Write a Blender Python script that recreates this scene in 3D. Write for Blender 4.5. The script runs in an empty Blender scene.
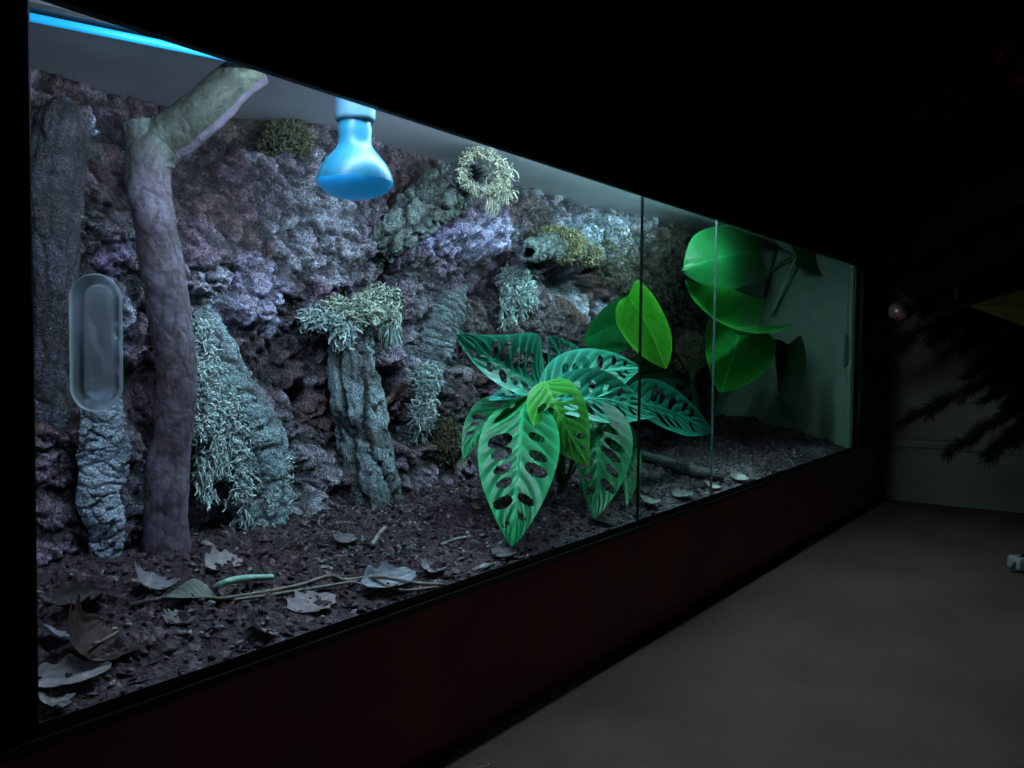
import bpy, math, random
import numpy as np
from mathutils import Matrix, Vector

rng = np.random.default_rng(7)
COL = bpy.context.scene.collection

# ------------------------------------------------------------------ camera maths
FPX, YAW, PIT, ROL = 857.03, np.radians(35.5761), np.radians(2.4006), np.radians(.5727)
Fv = np.array([np.cos(YAW)*np.cos(PIT), np.sin(YAW)*np.cos(PIT), -np.sin(PIT)])
Rv = np.array([np.sin(YAW), -np.cos(YAW), 0.]); Uv = np.cross(Rv, Fv)
R2 = Rv*np.cos(ROL)+Uv*np.sin(ROL); U2 = -Rv*np.sin(ROL)+Uv*np.cos(ROL)
CAM = np.array([0., -.6, .4463])
def ray(px, py): return Fv+R2*(px-512)/FPX-U2*(py-384)/FPX
def at(px, py, Y): d = ray(px, py); return CAM+d*(Y-CAM[1])/d[1]
def atz(px, py, Z): d = ray(px, py); return CAM+d*(Z-CAM[2])/d[2]
def atx(px, py, X): d = ray(px, py); return CAM+d*(X-CAM[0])/d[0]
def nz(v): v = np.asarray(v, float); return v/(np.linalg.norm(v)+1e-12)
def cf(r, u, f): return nz(R2*r+U2*u-Fv*f)      # right, up, towards the viewer

cam = bpy.data.cameras.new('camera'); cam.sensor_width = 36; cam.lens = FPX/1024*36; cam.clip_start = .02
co = bpy.data.objects.new('camera', cam); COL.objects.link(co)
m = Matrix.Identity(4)
for i in range(3): m[i][0], m[i][1], m[i][2], m[i][3] = R2[i], U2[i], -Fv[i], CAM[i]
co.matrix_world = m
bpy.context.scene.camera = co
bpy.context.scene.view_settings.view_transform = 'Standard'
bpy.context.scene.view_settings.look = 'None'

# ------------------------------------------------------------------ noise
def h2(ix, iy, s):
    n = (ix.astype(np.int64)*374761393+iy.astype(np.int64)*668265263+s*1274126177) & 0xffffffff
    n = ((n ^ (n >> 13))*1274126177) & 0xffffffff
    n = ((n ^ (n >> 16))*2246822519) & 0xffffffff
    return ((n ^ (n >> 15)) & 0xffffff)/float(0xffffff)
def vn(x, y, s=0):
    x = np.asarray(x, float); y = np.asarray(y, float)
    ix, iy = np.floor(x), np.floor(y); fx, fy = x-ix, y-iy
    fx = fx*fx*fx*(fx*(fx*6-15)+10); fy = fy*fy*fy*(fy*(fy*6-15)+10)
    a, b, c, d = h2(ix, iy, s), h2(ix+1, iy, s), h2(ix, iy+1, s), h2(ix+1, iy+1, s)
    return (a*(1-fx)+b*fx)*(1-fy)+(c*(1-fx)+d*fx)*fy
def fbm(x, y, s=0, o=4, g=.5):
    t = 0; a = 1; n = 0
    for k in range(o):
        t = t+a*vn(x*2**k+k*17.3, y*2**k-k*9.1, s+k); n += a; a *= g
    return t/n
def worley(x, y, s=0):
    x = np.asarray(x, float); y = np.asarray(y, float)
    ix, iy = np.floor(x), np.floor(y)
    f1 = np.full(x.shape, 9.); f2 = np.full(x.shape, 9.); cid = np.zeros(x.shape)
    for dx in (-1, 0, 1):
        for dy in (-1, 0, 1):
            cx, cy = ix+dx, iy+dy
            d = np.hypot(cx+h2(cx, cy, s)-x, cy+h2(cx, cy, s+91)-y)
            nw = d < f1
            f2 = np.where(nw, f1, np.minimum(f2, d)); cid = np.where(nw, h2(cx, cy, s+55), cid); f1 = np.where(nw, d, f1)
    return f1, f2, cid
def sst(a, b, x): t = np.clip((x-a)/(b-a), 0, 1); return t*t*(3-2*t)
def mix(a, b, t): t = np.asarray(t)[..., None]; return np.asarray(a)*(1-t)+np.asarray(b)*t

# ------------------------------------------------------------------ object helpers
def tag(o, label=None, cat=None, group=None, kind=None):
    if label: o['label'] = label
    if cat: o['category'] = cat
    if group: o['group'] = group
    if kind: o['kind'] = kind
    return o
def empty(name, loc=(0, 0, 0), label=None, cat=None, group=None):
    o = bpy.data.objects.new(name, None); o.empty_display_size = .03
    COL.objects.link(o); o.location = [float(c) for c in loc]
    return tag(o, label, cat, group)
def mesh(name, V, F, mat, parent=None, col=None, smooth=True):
    """V (n,3) world coordinates; F quads/tris array or list."""
    V = np.asarray(V, float)
    if parent is not None: V = V-np.array(parent_loc(parent))
    me = bpy.data.meshes.new(name)
    if isinstance(F, np.ndarray):
        k = F.shape[1]; n = len(F)
        me.vertices.add(len(V)); me.vertices.foreach_set('co', V.astype(np.float32).ravel())
        me.loops.add(n*k); me.loops.foreach_set('vertex_index', F.astype(np.int32).ravel())
        me.polygons.add(n); me.polygons.foreach_set('loop_start', np.arange(0, n*k, k, dtype=np.int32))
        try: me.polygons.foreach_set('loop_total', np.full(n, k, dtype=np.int32))
        except Exception: pass
        me.update(calc_edges=True)
    else:
        me.from_pydata(V.tolist(), [], [list(map(int, f)) for f in F]); me.update()
    if smooth: me.polygons.foreach_set('use_smooth', np.ones(len(me.polygons), bool))
    if col is not None:
        at_ = me.color_attributes.new('Col', 'FLOAT_COLOR', 'POINT')
        c = np.ones((len(V), 4), np.float32); c[:, :3] = col
        at_.data.foreach_set('color', c.ravel())
    me.materials.append(mat); me.validate()
    o = bpy.data.objects.new(name, me); COL.objects.link(o)
    if parent is not None: o.parent = parent
    return o
def parent_loc(p):
    l = np.zeros(3)
    while p is not None: l += np.array(p.location); p = p.parent
    return l
def rebase(o, base):
    """move a top-level mesh's origin to base"""
    b = Vector([float(c) for c in base]); o.data.transform(Matrix.Translation(-b)); o.location = b; return o
def gridfaces(nr, nc, wrap=False):
    r = np.arange(nr-1)[:, None]; c = np.arange(nc if wrap else nc-1)[None, :]; c2 = (c+1) % nc
    return np.stack([r*nc+c, r*nc+c2, (r+1)*nc+c2, (r+1)*nc+c], -1).reshape(-1, 4)
def boxes(bs, bevel=0):
    V, F = [], []
    for (x0, x1, y0, y1, z0, z1) in bs:
        b = len(V)
        V += [(x0, y0, z0), (x1, y0, z0), (x1, y1, z0), (x0, y1, z0), (x0, y0, z1), (x1, y0, z1), (x1, y1, z1), (x0, y1, z1)]
        F += [[b+i for i in f] for f in ((0, 3, 2, 1), (4, 5, 6, 7), (0, 1, 5, 4), (1, 2, 6, 5), (2, 3, 7, 6), (3, 0, 4, 7))]
    return V, F
def box(name, bs, mat, parent=None, bevel=0):
    V, F = boxes(bs); o = mesh(name, V, F, mat, parent, smooth=False)
    if bevel:
        md = o.modifiers.new('bevel', 'BEVEL'); md.width = bevel; md.segments = 2
    return o
def catmull(P, n):
    P = np.asarray(P, float); P = np.vstack([2*P[0]-P[1], P, 2*P[-1]-P[-2]]); m_ = len(P)-3
    out = []
    for t in np.linspace(0, m_-1e-6, n):
        i = int(t); u = t-i; a, b, c, d = P[i:i+4]
        out.append(.5*((2*b)+(-a+c)*u+(2*a-5*b+4*c-d)*u*u+(-a+3*b-3*c+d)*u**3))
    return np.array(out)
def lathe(prof, n=48):
    """profile of (r,z) about z axis at origin"""
    a = np.linspace(0, 2*np.pi, n, endpoint=False); p = np.asarray(prof, float)
    V = np.stack([p[:, 0, None]*np.cos(a), p[:, 0, None]*np.sin(a), np.repeat(p[:, 1, None], n, 1)], -1).reshape(-1, 3)
    return V, gridfaces(len(p), n, True)
def frames(P, ref=None):
    T = np.gradient(P, axis=0); T /= np.linalg.norm(T, axis=1, keepdims=True)+1e-12
    S = np.zeros_like(P); prev = ref if ref is not None else (np.array([0, 0, 1.]) if abs(T[0][2]) < .9 else np.array([1., 0, 0]))
    for i in range(len(P)):
        s = prev-T[i]*(prev@T[i]); S[i] = s/(np.linalg.norm(s)+1e-12); prev = S[i]
    return T, S, np.cross(T, S)
def tube(P, rad, n=8):
    P = np.asarray(P, float); rad = np.broadcast_to(rad, (len(P),)).astype(float)
    T, S, B = frames(P); a = np.linspace(0, 2*np.pi, n, endpoint=False)
    V = P[:, None]+rad[:, None, None]*(S[:, None]*np.cos(a)[None, :, None]+B[:, None]*np.sin(a)[None, :, None])
    V = V.reshape(-1, 3); F = gridfaces(len(P), n, True).tolist()
    F.append(list(range(n))[::-1]); F.append([(len(P)-1)*n+i for i in range(n)])
    return V, F

# ------------------------------------------------------------------ materials
def mk(name):
    mt = bpy.data.materials.new(name); mt.use_nodes = True; nt = mt.node_tree
    return mt, nt, nt.nodes['Principled BSDF']
def nd(nt, typ, **kw):
    n = nt.nodes.new(typ)
    for k, v in kw.items():
        if k in n.inputs.keys(): n.inputs[k].default_value = v
        else: setattr(n, k, v)
    return n
def plain(name, c, rough=.6, var=.15, scale=20, bump=0, bscale=80, metal=0, spec=.5):
    mt, nt, b = mk(name)
    tc = nd(nt, 'ShaderNodeTexCoord'); no = nd(nt, 'ShaderNodeTexNoise', Scale=scale, Detail=5)
    nt.links.new(tc.outputs['Object'], no.inputs['Vector'])
    rp = nd(nt, 'ShaderNodeValToRGB')
    rp.color_ramp.elements[0].position = .3; rp.color_ramp.elements[1].position = .7
    rp.color_ramp.elements[0].color = (*[x*(1-var) for x in c], 1); rp.color_ramp.elements[1].color = (*[x*(1+var) for x in c], 1)
    nt.links.new(no.outputs['Fac'], rp.inputs['Fac']); nt.links.new(rp.outputs['Color'], b.inputs['Base Color'])
    b.inputs['Roughness'].default_value = rough; b.inputs['Metallic'].default_value = metal; b.inputs['Specular IOR Level'].default_value = spec
    if bump:
        n2 = nd(nt, 'ShaderNodeTexNoise', Scale=bscale, Detail=6); bp = nd(nt, 'ShaderNodeBump', Strength=bump, Distance=.01)
        nt.links.new(tc.outputs['Object'], n2.inputs['Vector']); nt.links.new(n2.outputs['Fac'], bp.inputs['Height']); nt.links.new(bp.outputs['Normal'], b.inputs['Normal'])
    return mt
def vcol(name, rough=.7, var=.35, scale=150, bump=.4, bscale=300, spec=.4, transl=0, dist=.004):
    mt, nt, b = mk(name)
    a = nd(nt, 'ShaderNodeVertexColor', layer_name='Col'); tc = nd(nt, 'ShaderNodeTexCoord')
    no = nd(nt, 'ShaderNodeTexNoise', Scale=scale, Detail=6, Roughness=.65); nt.links.new(tc.outputs['Object'], no.inputs['Vector'])
    mr = nd(nt, 'ShaderNodeMapRange'); mr.inputs['From Min'].default_value = .3; mr.inputs['From Max'].default_value = .7
    mr.inputs['To Min'].default_value = 1-var; mr.inputs['To Max'].default_value = 1+var
    nt.links.new(no.outputs['Fac'], mr.inputs['Value'])
    mx = nd(nt, 'ShaderNodeVectorMath', operation='SCALE'); nt.links.new(a.outputs['Color'], mx.inputs[0]); nt.links.new(mr.outputs[0], mx.inputs['Scale'])
    nt.links.new(mx.outputs[0], b.inputs['Base Color'])
    b.inputs['Roughness'].default_value = rough; b.inputs['Specular IOR Level'].default_value = spec
    if bump:
        n2 = nd(nt, 'ShaderNodeTexNoise', Scale=bscale, Detail=5); bp = nd(nt, 'ShaderNodeBump', Strength=bump, Distance=dist)
        nt.links.new(tc.outputs['Object'], n2.inputs['Vector']); nt.links.new(n2.outputs['Fac'], bp.inputs['Height']); nt.links.new(bp.outputs['Normal'], b.inputs['Normal'])
    if transl:
        tr = nd(nt, 'ShaderNodeBsdfTranslucent'); nt.links.new(mx.outputs[0], tr.inputs['Color'])
        ms = nd(nt, 'ShaderNodeMixShader', Fac=transl); out = nt.nodes['Material Output']
        nt.links.new(b.outputs[0], ms.inputs[1]); nt.links.new(tr.outputs[0], ms.inputs[2]); nt.links.new(ms.outputs[0], out.inputs['Surface'])
    return mt
def emit(name, c, s):
    mt, nt, b = mk(name); b.inputs['Base Color'].default_value = (*c, 1)
    b.inputs['Emission Color'].default_value = (*c, 1); b.inputs['Emission Strength'].default_value = s
    no = nd(nt, 'ShaderNodeTexNoise', Scale=3)   # faint unevenness along the tube
    return mt
def glass(name, tint=(.93, .97, .95), k=1.0):
    mt, nt, b = mk(name); nt.nodes.remove(b); out = nt.nodes['Material Output']
    t = nd(nt, 'ShaderNodeBsdfTransparent'); t.inputs[0].default_value = (*tint, 1)
    g = nd(nt, 'ShaderNodeBsdfGlossy'); g.inputs['Roughness'].default_value = .02
    fr = nd(nt, 'ShaderNodeLayerWeight', Blend=.5); ms = nd(nt, 'ShaderNodeMixShader')
    pw = nd(nt, 'ShaderNodeMath', operation='POWER'); pw.inputs[1].default_value = 5
    ml = nd(nt, 'ShaderNodeMath', operation='MULTIPLY_ADD'); ml.inputs[1].default_value = .9*k; ml.inputs[2].default_value = .035*k
    nt.links.new(fr.outputs['Facing'], pw.inputs[0]); nt.links.new(pw.outputs[0], ml.inputs[0]); nt.links.new(ml.outputs[0], ms.inputs[0]); nt.links.new(t.outputs[0], ms.inputs[1]); nt.links.new(g.outputs[0], ms.inputs[2])
    nt.links.new(ms.outputs[0], out.inputs['Surface']); return mt

def milky(name):
    mt, nt, b = mk(name); out = nt.nodes['Material Output']; t = nd(nt, 'ShaderNodeBsdfTransparent'); t.inputs[0].default_value = (.80, .88, .92, 1)
    b.inputs['Base Color'].default_value = (.55, .66, .70, 1); b.inputs['Roughness'].default_value = .22
    lw = nd(nt, 'ShaderNodeLayerWeight', Blend=.35); no = nd(nt, 'ShaderNodeTexNoise', Scale=40)
    ml = nd(nt, 'ShaderNodeMath', operation='MULTIPLY_ADD', use_clamp=True); ml.inputs[1].default_value = .8; ml.inputs[2].default_value = .36
    ms = nd(nt, 'ShaderNodeMixShader'); nt.links.new(lw.outputs['Facing'], ml.inputs[0]); nt.links.new(ml.outputs[0], ms.inputs[0])
    tr = nd(nt, 'ShaderNodeBsdfTranslucent'); tr.inputs[0].default_value = (.88, .97, 1.0, 1); m2 = nd(nt, 'ShaderNodeMixShader', Fac=.65)
    nt.links.new(b.outputs[0], m2.inputs[1]); nt.links.new(tr.outputs[0], m2.inputs[2])
    nt.links.new(t.outputs[0], ms.inputs[1]); nt.links.new(m2.outputs[0], ms.inputs[2]); nt.links.new(ms.outputs[0], out.inputs['Surface']); return mt

def threads(mt, scale=70, lo=.62, hi=2.1, dist=.006):
    # thready dried-moss grain: bright fibres over a dull ground, raised a little
    nt = mt.node_tree; b = nt.nodes['Principled BSDF']; src = b.inputs['Base Color'].links[0].from_socket
    tc = nd(nt, 'ShaderNodeTexCoord'); no = nd(nt, 'ShaderNodeTexNoise', Scale=scale, Detail=4, Roughness=.6, Distortion=2.2); nt.links.new(tc.outputs['Object'], no.inputs['Vector'])
    a = nd(nt, 'ShaderNodeMath', operation='SUBTRACT'); a.inputs[1].default_value = .5; nt.links.new(no.outputs['Fac'], a.inputs[0])
    c = nd(nt, 'ShaderNodeMath', operation='ABSOLUTE'); nt.links.new(a.outputs[0], c.inputs[0])
    mr = nd(nt, 'ShaderNodeMapRange'); mr.interpolation_type = 'SMOOTHSTEP'
    for k, v in (('From Min', 0), ('From Max', .07), ('To Min', hi), ('To Max', lo)): mr.inputs[k].default_value = v
    nt.links.new(c.outputs[0], mr.inputs['Value'])
    sc = nd(nt, 'ShaderNodeVectorMath', operation='SCALE'); nt.links.new(src, sc.inputs[0]); nt.links.new(mr.outputs[0], sc.inputs['Scale']); nt.links.new(sc.outputs[0], b.inputs['Base Color'])
    bp = nd(nt, 'ShaderNodeBump', Strength=.8, Distance=dist); nt.links.new(mr.outputs[0], bp.inputs['Height'])
    old = b.inputs['Normal'].links
    if old: nt.links.new(old[0].from_socket, bp.inputs['Normal'])
    nt.links.new(bp.outputs['Normal'], b.inputs['Normal']); return mt
M = dict(
    rock=vcol('rock', rough=.42, var=.62, scale=260, bump=1.0, bscale=320, spec=.7, dist=.009),
    bark=vcol('bark', rough=.6, var=.7, scale=330, bump=1.0, bscale=330, spec=.45, dist=.008),
    branch=vcol('branch_bark', rough=.6, var=.3, scale=90, bump=.5, bscale=220, spec=.35, dist=.003),
    moss=vcol('moss', rough=.8, var=.35, scale=120, bump=0, spec=.2),
    soil=vcol('soil', rough=.8, var=.5, scale=160, bump=.9, bscale=200, spec=.3, dist=.006),
    leaf=vcol('leaf', rough=.33, var=.12, scale=60, bump=.15, bscale=120, spec=.24, transl=.22, dist=.002),
    dead=vcol('dead_leaf', rough=.65, var=.3, scale=120, bump=.4, bscale=180, spec=.3, transl=.1, dist=.003),
    red=plain('red_brown_board', (.26, .062, .05), .45, .25, 8, .05, 200),
    black=plain('black_board', (.010, .009, .009), .55, .3, 14, spec=.25),
    rail=plain('black_rail', (.012, .012, .013), .35, .2, 30),
    ceil=plain('grey_liner', (.60, .60, .64), .5, .12, 6, .03, 60),
    side=plain('pale_side_liner', (.125, .20, .135), .45, .08, 3, .03, 30),
    glass=glass('pane_glass', k=.6), handle=milky('clear_plastic'),
    edge_dark=plain('dark_glass_edge', (.004, .012, .010), .15, .1),
    edge_pale=plain('pale_glass_edge', (.12, .19, .165), .15, .1),
    white=plain('white_plastic', (.62, .70, .74), .4, .05),
    adapter=plain('adapter_plastic', (.30, .27, .26), .5, .05),
    socket=plain('socket_plastic', (.065, .155, .22), .45, .04),
    bulb=plain('blue_bulb_glass', (.012, .13, .205), .38, .04, 5, spec=.35),
    bulbface=plain('blue_bulb_face', (.02, .44, .95), .4, .04, 5),
    floor=plain('floor_carpet', (.110, .060, .046), .85, .22, 5, .3, 350, spec=.2),
    wall=plain('wall_paint', (.235, .165, .138), .8, .06, 3, .05, 120),
    trimm=plain('baseboard_paint', (.20, .15, .13), .55, .06, 4),
    needle=vcol('fir_needles', rough=.6, var=.2, bump=0, spec=.2),
    bauble=plain('pink_bauble', (.75, .30, .28), .3, .05, 5, metal=.4),
    redb=plain('red_bauble', (.35, .03, .02), .2, .05, 5, metal=.5),
    gold=plain('tan_paper', (.52, .36, .14), .6, .12, 20),
    silver=plain('silver_glass', (.75, .62, .55), .1, .05, metal=.9),
    cord=plain('black_cord', (.012, .012, .012), .5, .1),
)

threads(M['rock']); threads(M['bark'], 95, .72, 1.7, .003)
_b = M['bulbface'].node_tree.nodes['Principled BSDF']; _b.inputs['Emission Color'].default_value = (.01, .22, .60, 1); _b.inputs['Emission Strength'].default_value = .35  # bulb is off; faint glow added to brighten its shaded face
M['paper'] = vcol('paper', rough=.7, var=.1, scale=30, bump=0, transl=.5)
# ------------------------------------------------------------------ room
XW = 2.783
def struct(name, bs, mat):
    o = box(name, bs, mat); o['kind'] = 'structure'; return o
struct('floor', [(-2.5, XW+.1, -3.0, .72, -.05, 0)], M['floor'])
struct('wall_right', [(XW, XW+.1, -3.0, .72, 0, 2.4)], M['wall'])
struct('wall_back', [(-2.5, XW, .62, .72, 0, 2.4)], M['wall'])
struct('ceiling', [(-2.5, XW+.1, -3.0, .72, 2.4, 2.45)], M['wall'])
bb = mesh('baseboard_right', *(lambda prof: (
    [(XW-d, y, z) for y in (-3.0, -.004) for d, z in prof],
    [[i, i+1, len(prof)+i+1, len(prof)+i] for i in range(len(prof)-1)]+[list(range(len(prof)))[::-1], [len(prof)+i for i in range(len(prof))]]))(
    [(0, 0), (.018, 0), (.018, .150), (.015, .153), (.011, .154), (.011, .160), (.016, .163), (.016, .176), (.012, .184), (.004, .188), (0, .188)]),
    M['trimm'], smooth=False); bb['kind'] = 'structure'

# ------------------------------------------------------------------ terrarium case
XL, X1, X2, XR = .2841, 1.1799, 1.4812, 2.4735
ZB, ZT, ZC = .1845, .6754, .780
X0, XE = .16, XW-.002
T = empty('terrarium', ((X0+XE)/2, .25, 0), 'long wooden terrarium with sliding glass front, standing on the floor against the far wall', 'terrarium')
box('base_panel', [(X0, XE, -.004, .012, 0, .170)], M['red'], T, .002)
box('floor_board', [(X0, XE, .012, .54, .150, .168)], M['black'], T)
box('top_fascia', [(X0, XE, -.012, .0, ZT, 1.02)], M['black'], T, .002)
box('top_board', [(X0, XE, .0, .54, ZC, 1.02)], M['ceil'], T)
box('left_post', [(X0, XL, .0, .014, .170, ZT)], M['black'], T, .002)
box('right_post', [(XR+.002, XE, -.012, .0, .170, ZT)], M['black'], T, .002)
box('side_panel', [(X0, X0+.02, .012, .54, .168, ZC)], M['ceil'], T)
box('side_panel', [(2.48, 2.50, .012, .53, .168, ZC)], M['side'], T)
box('corner_trim', [(2.470, 2.48, .014, .030, .178, ZC-.002)], M['side'], T, .003)
box('back_panel', [(X0, 2.5, .53, .54, .168, ZC)], M['black'], T)
box('sliding_track', [(XL, XR, .0, .0012, .170, ZB), (XL, XR, .0058, .0072, .170, .1812), (XL, XR, .0118, .0135, .170, .1782), (X0, XE, -.005, .0135, .168, .1755)], M['rail'], T)

def pill_ring(cx, cz, rw, rh, n=16):
    a = []
    for k in range(2*n):
        if k < n: t = math.pi*k/(n-1); a.append((cx+rw*math.cos(t), cz+(rh-rw)+rw*math.sin(t)))
        else: t = math.pi+math.pi*(k-n)/(n-1); a.append((cx+rw*math.cos(t), cz-(rh-rw)+rw*math.sin(t)))
    return np.array(a)
def pull_handle(cx, cz, rw, rh, yf, parent):
    # oval stuck-on shell: outer flange, raised wall, recessed dish
    rings = [(1, 0), (1, -.003), (.93, -.0045), (.80, -.0045), (.74, -.0075), (.62, -.0075), (.56, -.004), (.50, -.003), (.25, -.003)]
    V = []
    for s, d in rings:
        r = pill_ring(cx, cz, rw-rw*(1-s), rh-rw*(1-s)); V += [(x, yf+d, z) for x, z in r]
    n = 32; F = gridfaces(len(rings), n, True).tolist(); F.append([(len(rings)-1)*n+i for i in range(n)])
    return mesh('pull_handle', V, F, M['handle'], parent)
g1 = box('glass_door', [(XL, X2, .0075, .0115, .176, ZT+.01)], M['glass'], T)
g2 = box('glass_door', [(X1, XR, .0015, .0055, .176, ZT+.01)], M['glass'], T)
e1 = box('glass_edge', [(X2, X2+.0012, .0075, .0115, .176, ZT+.01)], M['edge_pale'], g1); tag(e1, 'pale shining polished edge of the glass')
e2 = box('glass_edge', [(X1-.002, X1, .0015, .0055, .176, ZT+.01)], M['edge_dark'], g2); tag(e2, 'dark polished edge of the glass')
pull_handle(.330, .447, .0190, .0500, .0075, g1)
pull_handle(2.340, .447, .0190, .0450, .0015, g2)

# ------------------------------------------------------------------ rock background (height field facing the glass)
def px2xz(px, py, Y=.40): p = at(px, py, Y); return p[0], p[2]
# lumps and hollows: px, py, rx, rz (m), depth (+ out, - in), hardness
LUMPS = [(205, 240, .045, .035, .035, 2), (205, 285, .05, .04, .02, 2), (255, 300, .035, .035, .025, 3), (100, 105, .06, .05, .03, 2), (240, 210, .07, .06, .02, 2),
         (310, 398, .022, .030, -.09, 4), (392, 385, .036, .034, -.09, 4), (400, 430, .05, .03, -.05, 3), (575, 282, .085, .038, -.10, 4), (528, 252, .015, .014, -.07, 4),
         (385, 355, .055, .022, .04, 3), (260, 400, .05, .03, .03, 2), (280, 440, .06, .04, .03, 2), (320, 470, .05, .05, .035, 2), (300, 350, .08, .04, .0, 2),
         (420, 290, .10, .05, -.02, 2), (490, 225, .08, .06, .045, 2), (455, 225, .06, .05, .03, 2), (610, 240, .09, .05, .05, 2), (560, 245, .08, .035, .04, 3),
         (600, 320, .05, .06, .02, 2), (690, 360, .10, .09, .05, 2), (440, 445, .05, .05, .035, 2), (370, 250, .06, .06, .02, 2), (330, 260, .05, .08, .025, 2),
         (60, 520, .05, .05, .04, 2), (110, 300, .05, .12, .02, 2), (120, 440, .05, .05, .03, 2), (390, 470, .07, .04, .03, 2), (670, 260, .12, .10, .035, 2),
         (130, 500, .04, .05, .035, 2), (70, 440, .03, .03, .02, 3), (350, 200, .06, .05, .02, 2), (520, 350, .10, .07, .02, 2)]
LW = [(*px2xz(a, b), c, d, e, f) for a, b, c, d, e, f in LUMPS]
def rock_y(X, Z):
    X = np.asarray(X, float); Z = np.asarray(Z, float)
    wx = X+.05*(fbm(X*9, Z*9, 3)-.5)+.02*(fbm(X*40, Z*40, 5)-.5); wz = Z+.05*(fbm(X*9, Z*9, 8)-.5)+.02*(fbm(X*40, Z*40, 9)-.5)
    h = .05*(fbm(X*4, Z*4, 11, 3)-.35)
    f1, f2, c = worley(wx*11, wz*13, 21); h = h+(.010+.034*c)*np.clip(1-f1*f1*1.3, 0, 1)
    f1, f2, c = worley(wx*30, wz*34, 31); h = h+(.004+.016*c)*np.clip(1-f1*f1*1.5, 0, 1)
    f1, f2, c = worley(wx*75, wz*85, 41); h = h+(.002+.0085*c)*np.clip(1-f1*f1*1.5, 0, 1)
    f1, f2, c = worley(wx*170, wz*170, 43); h = h+(.0055*c)*np.clip(1-f1*f1*1.5, 0, 1)
    h = h+.010*(fbm(X*60, Z*60, 51, 4)-.5)
    for x, z, rx, rz, d, k in LW:
        q = ((wx-x)/rx)**2+((wz-z)/rz)**2
        h = h+d*np.exp(-q**(k/2)*.9)
    h = h-.10*sst(.95, .60, X)*sst(.56, .74, Z)
    h = h+.06*sst(.26, .17, Z)
    return np.clip(.455-h, .10, .525)
def on_wall(px, py, off=0.):
    Y = .40
    for _ in range(8):
        p = at(px, py, Y); Y = .5*Y+.5*(float(rock_y(p[0:1], p[2:3])[0])-off)
    return at(px, py, Y)
NX, NZ = 1150, 300
gx = np.linspace(.19, 2.4795, NX); gz = np.linspace(.165, .7795, NZ)
GX, GZ = np.meshgrid(gx, gz); GY = rock_y(GX, GZ)
# pigment: dry-brushed foam, lichen, brown and dark patches
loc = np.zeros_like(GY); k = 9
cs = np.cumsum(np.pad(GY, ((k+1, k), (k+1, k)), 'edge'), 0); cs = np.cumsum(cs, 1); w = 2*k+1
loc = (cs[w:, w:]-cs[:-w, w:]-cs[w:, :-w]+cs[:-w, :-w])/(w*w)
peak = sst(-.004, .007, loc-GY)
C = mix([.055, .043, .045], [.125, .105, .110], fbm(GX*25, GZ*25, 61))
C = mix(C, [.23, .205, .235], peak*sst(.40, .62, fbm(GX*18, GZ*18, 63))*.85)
C = mix(C, [.10, .062, .050], sst(.52, .66, fbm(GX*8, GZ*8, 64))*.75)
fine = sst(.46, .60, fbm(GX*130, GZ*130, 66, 3))
lich = sst(.52, .64, fbm(GX*7, GZ*7, 67))*(.3+.7*fine)
C = mix(C, [.24, .33, .33], lich*.55)
PATCH = [(255, 300, 40, 45, (.30, .36, .44), .8), (460, 235, 45, 28, (.32, .36, .50), .85), (490, 220, 22, 40, (.36, .40, .54), .85), (610, 240, 45, 22, (.34, .46, .50), .9), (205, 245, 35, 30, (.17, .15, .18), .6),
         (210, 290, 28, 32, (.30, .40, .42), .65), (320, 230, 38, 60, (.19, .26, .25), .6), (135, 110, 14, 14, (.40, .50, .60), .9), (115, 260, 16, 22, (.30, .27, .40), .7), (125, 320, 12, 40, (.32, .40, .46), .8),
         (55, 400, 25, 14, (.36, .46, .55), .7), (500, 200, 60, 20, (.15, .095, .085), .6), (450, 205, 45, 22, (.16, .10, .10), .6), (290, 130, 35, 22, (.15, .145, .085), .7), (300, 470, 30, 45, (.20, .27, .25), .65),
         (445, 440, 25, 28, (.11, .11, .06), .8), (280, 360, 45, 30, (.075, .06, .055), .8), (580, 300, 20, 25, (.12, .075, .04), .8), (665, 265, 45, 60, (.15, .145, .095), .8), (625, 215, 40, 12, (.26, .34, .36), .7),
         (440, 340, 45, 60, (.20, .26, .26), .5), (395, 350, 30, 14, (.22, .25, .27), .6), (590, 290, 8, 32, (.36, .48, .50), .85), (610, 315, 12, 16, (.34, .46, .52), .8), (730, 330, 60, 70, (.05, .06, .05), .8),
         (250, 185, 60, 40, (.10, .085, .095), .5), (480, 290, 40, 40, (.13, .13, .14), .5), (185, 390, 20, 60, (.14, .12, .13), .5), (530, 340, 60, 40, (.10, .095, .085), .6), (60, 290, 40, 60, (.11, .11, .14), .5)]
for a, b, rx, ry, cc, s in PATCH:
    x, z = px2xz(a, b); p1 = at(a+rx, b, .40); p2 = at(a, b+ry, .40)
    q = ((GX-x)/(p1[0]-x))**2+((GZ-z)/(p2[2]-z))**2+.9*(fbm(GX*35, GZ*35, 71)-.5)
    wgt = sst(1.15, .55, q)*s
    cc = np.array(cc)*(2.0 if max(cc) > .24 else .9)
    wgt = wgt*(.45+.55*fine) if max(cc) > .44 else wgt
    C = mix(C, cc, wgt)
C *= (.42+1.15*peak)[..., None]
C *= np.array([1.24, .95, 1.08])
mesh('rock_background', np.stack([GX, GY, GZ], -1).reshape(-1, 3), gridfaces(NZ, NX)[:, ::-1].copy(), M['rock'], T, C.reshape(-1, 3))

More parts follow.
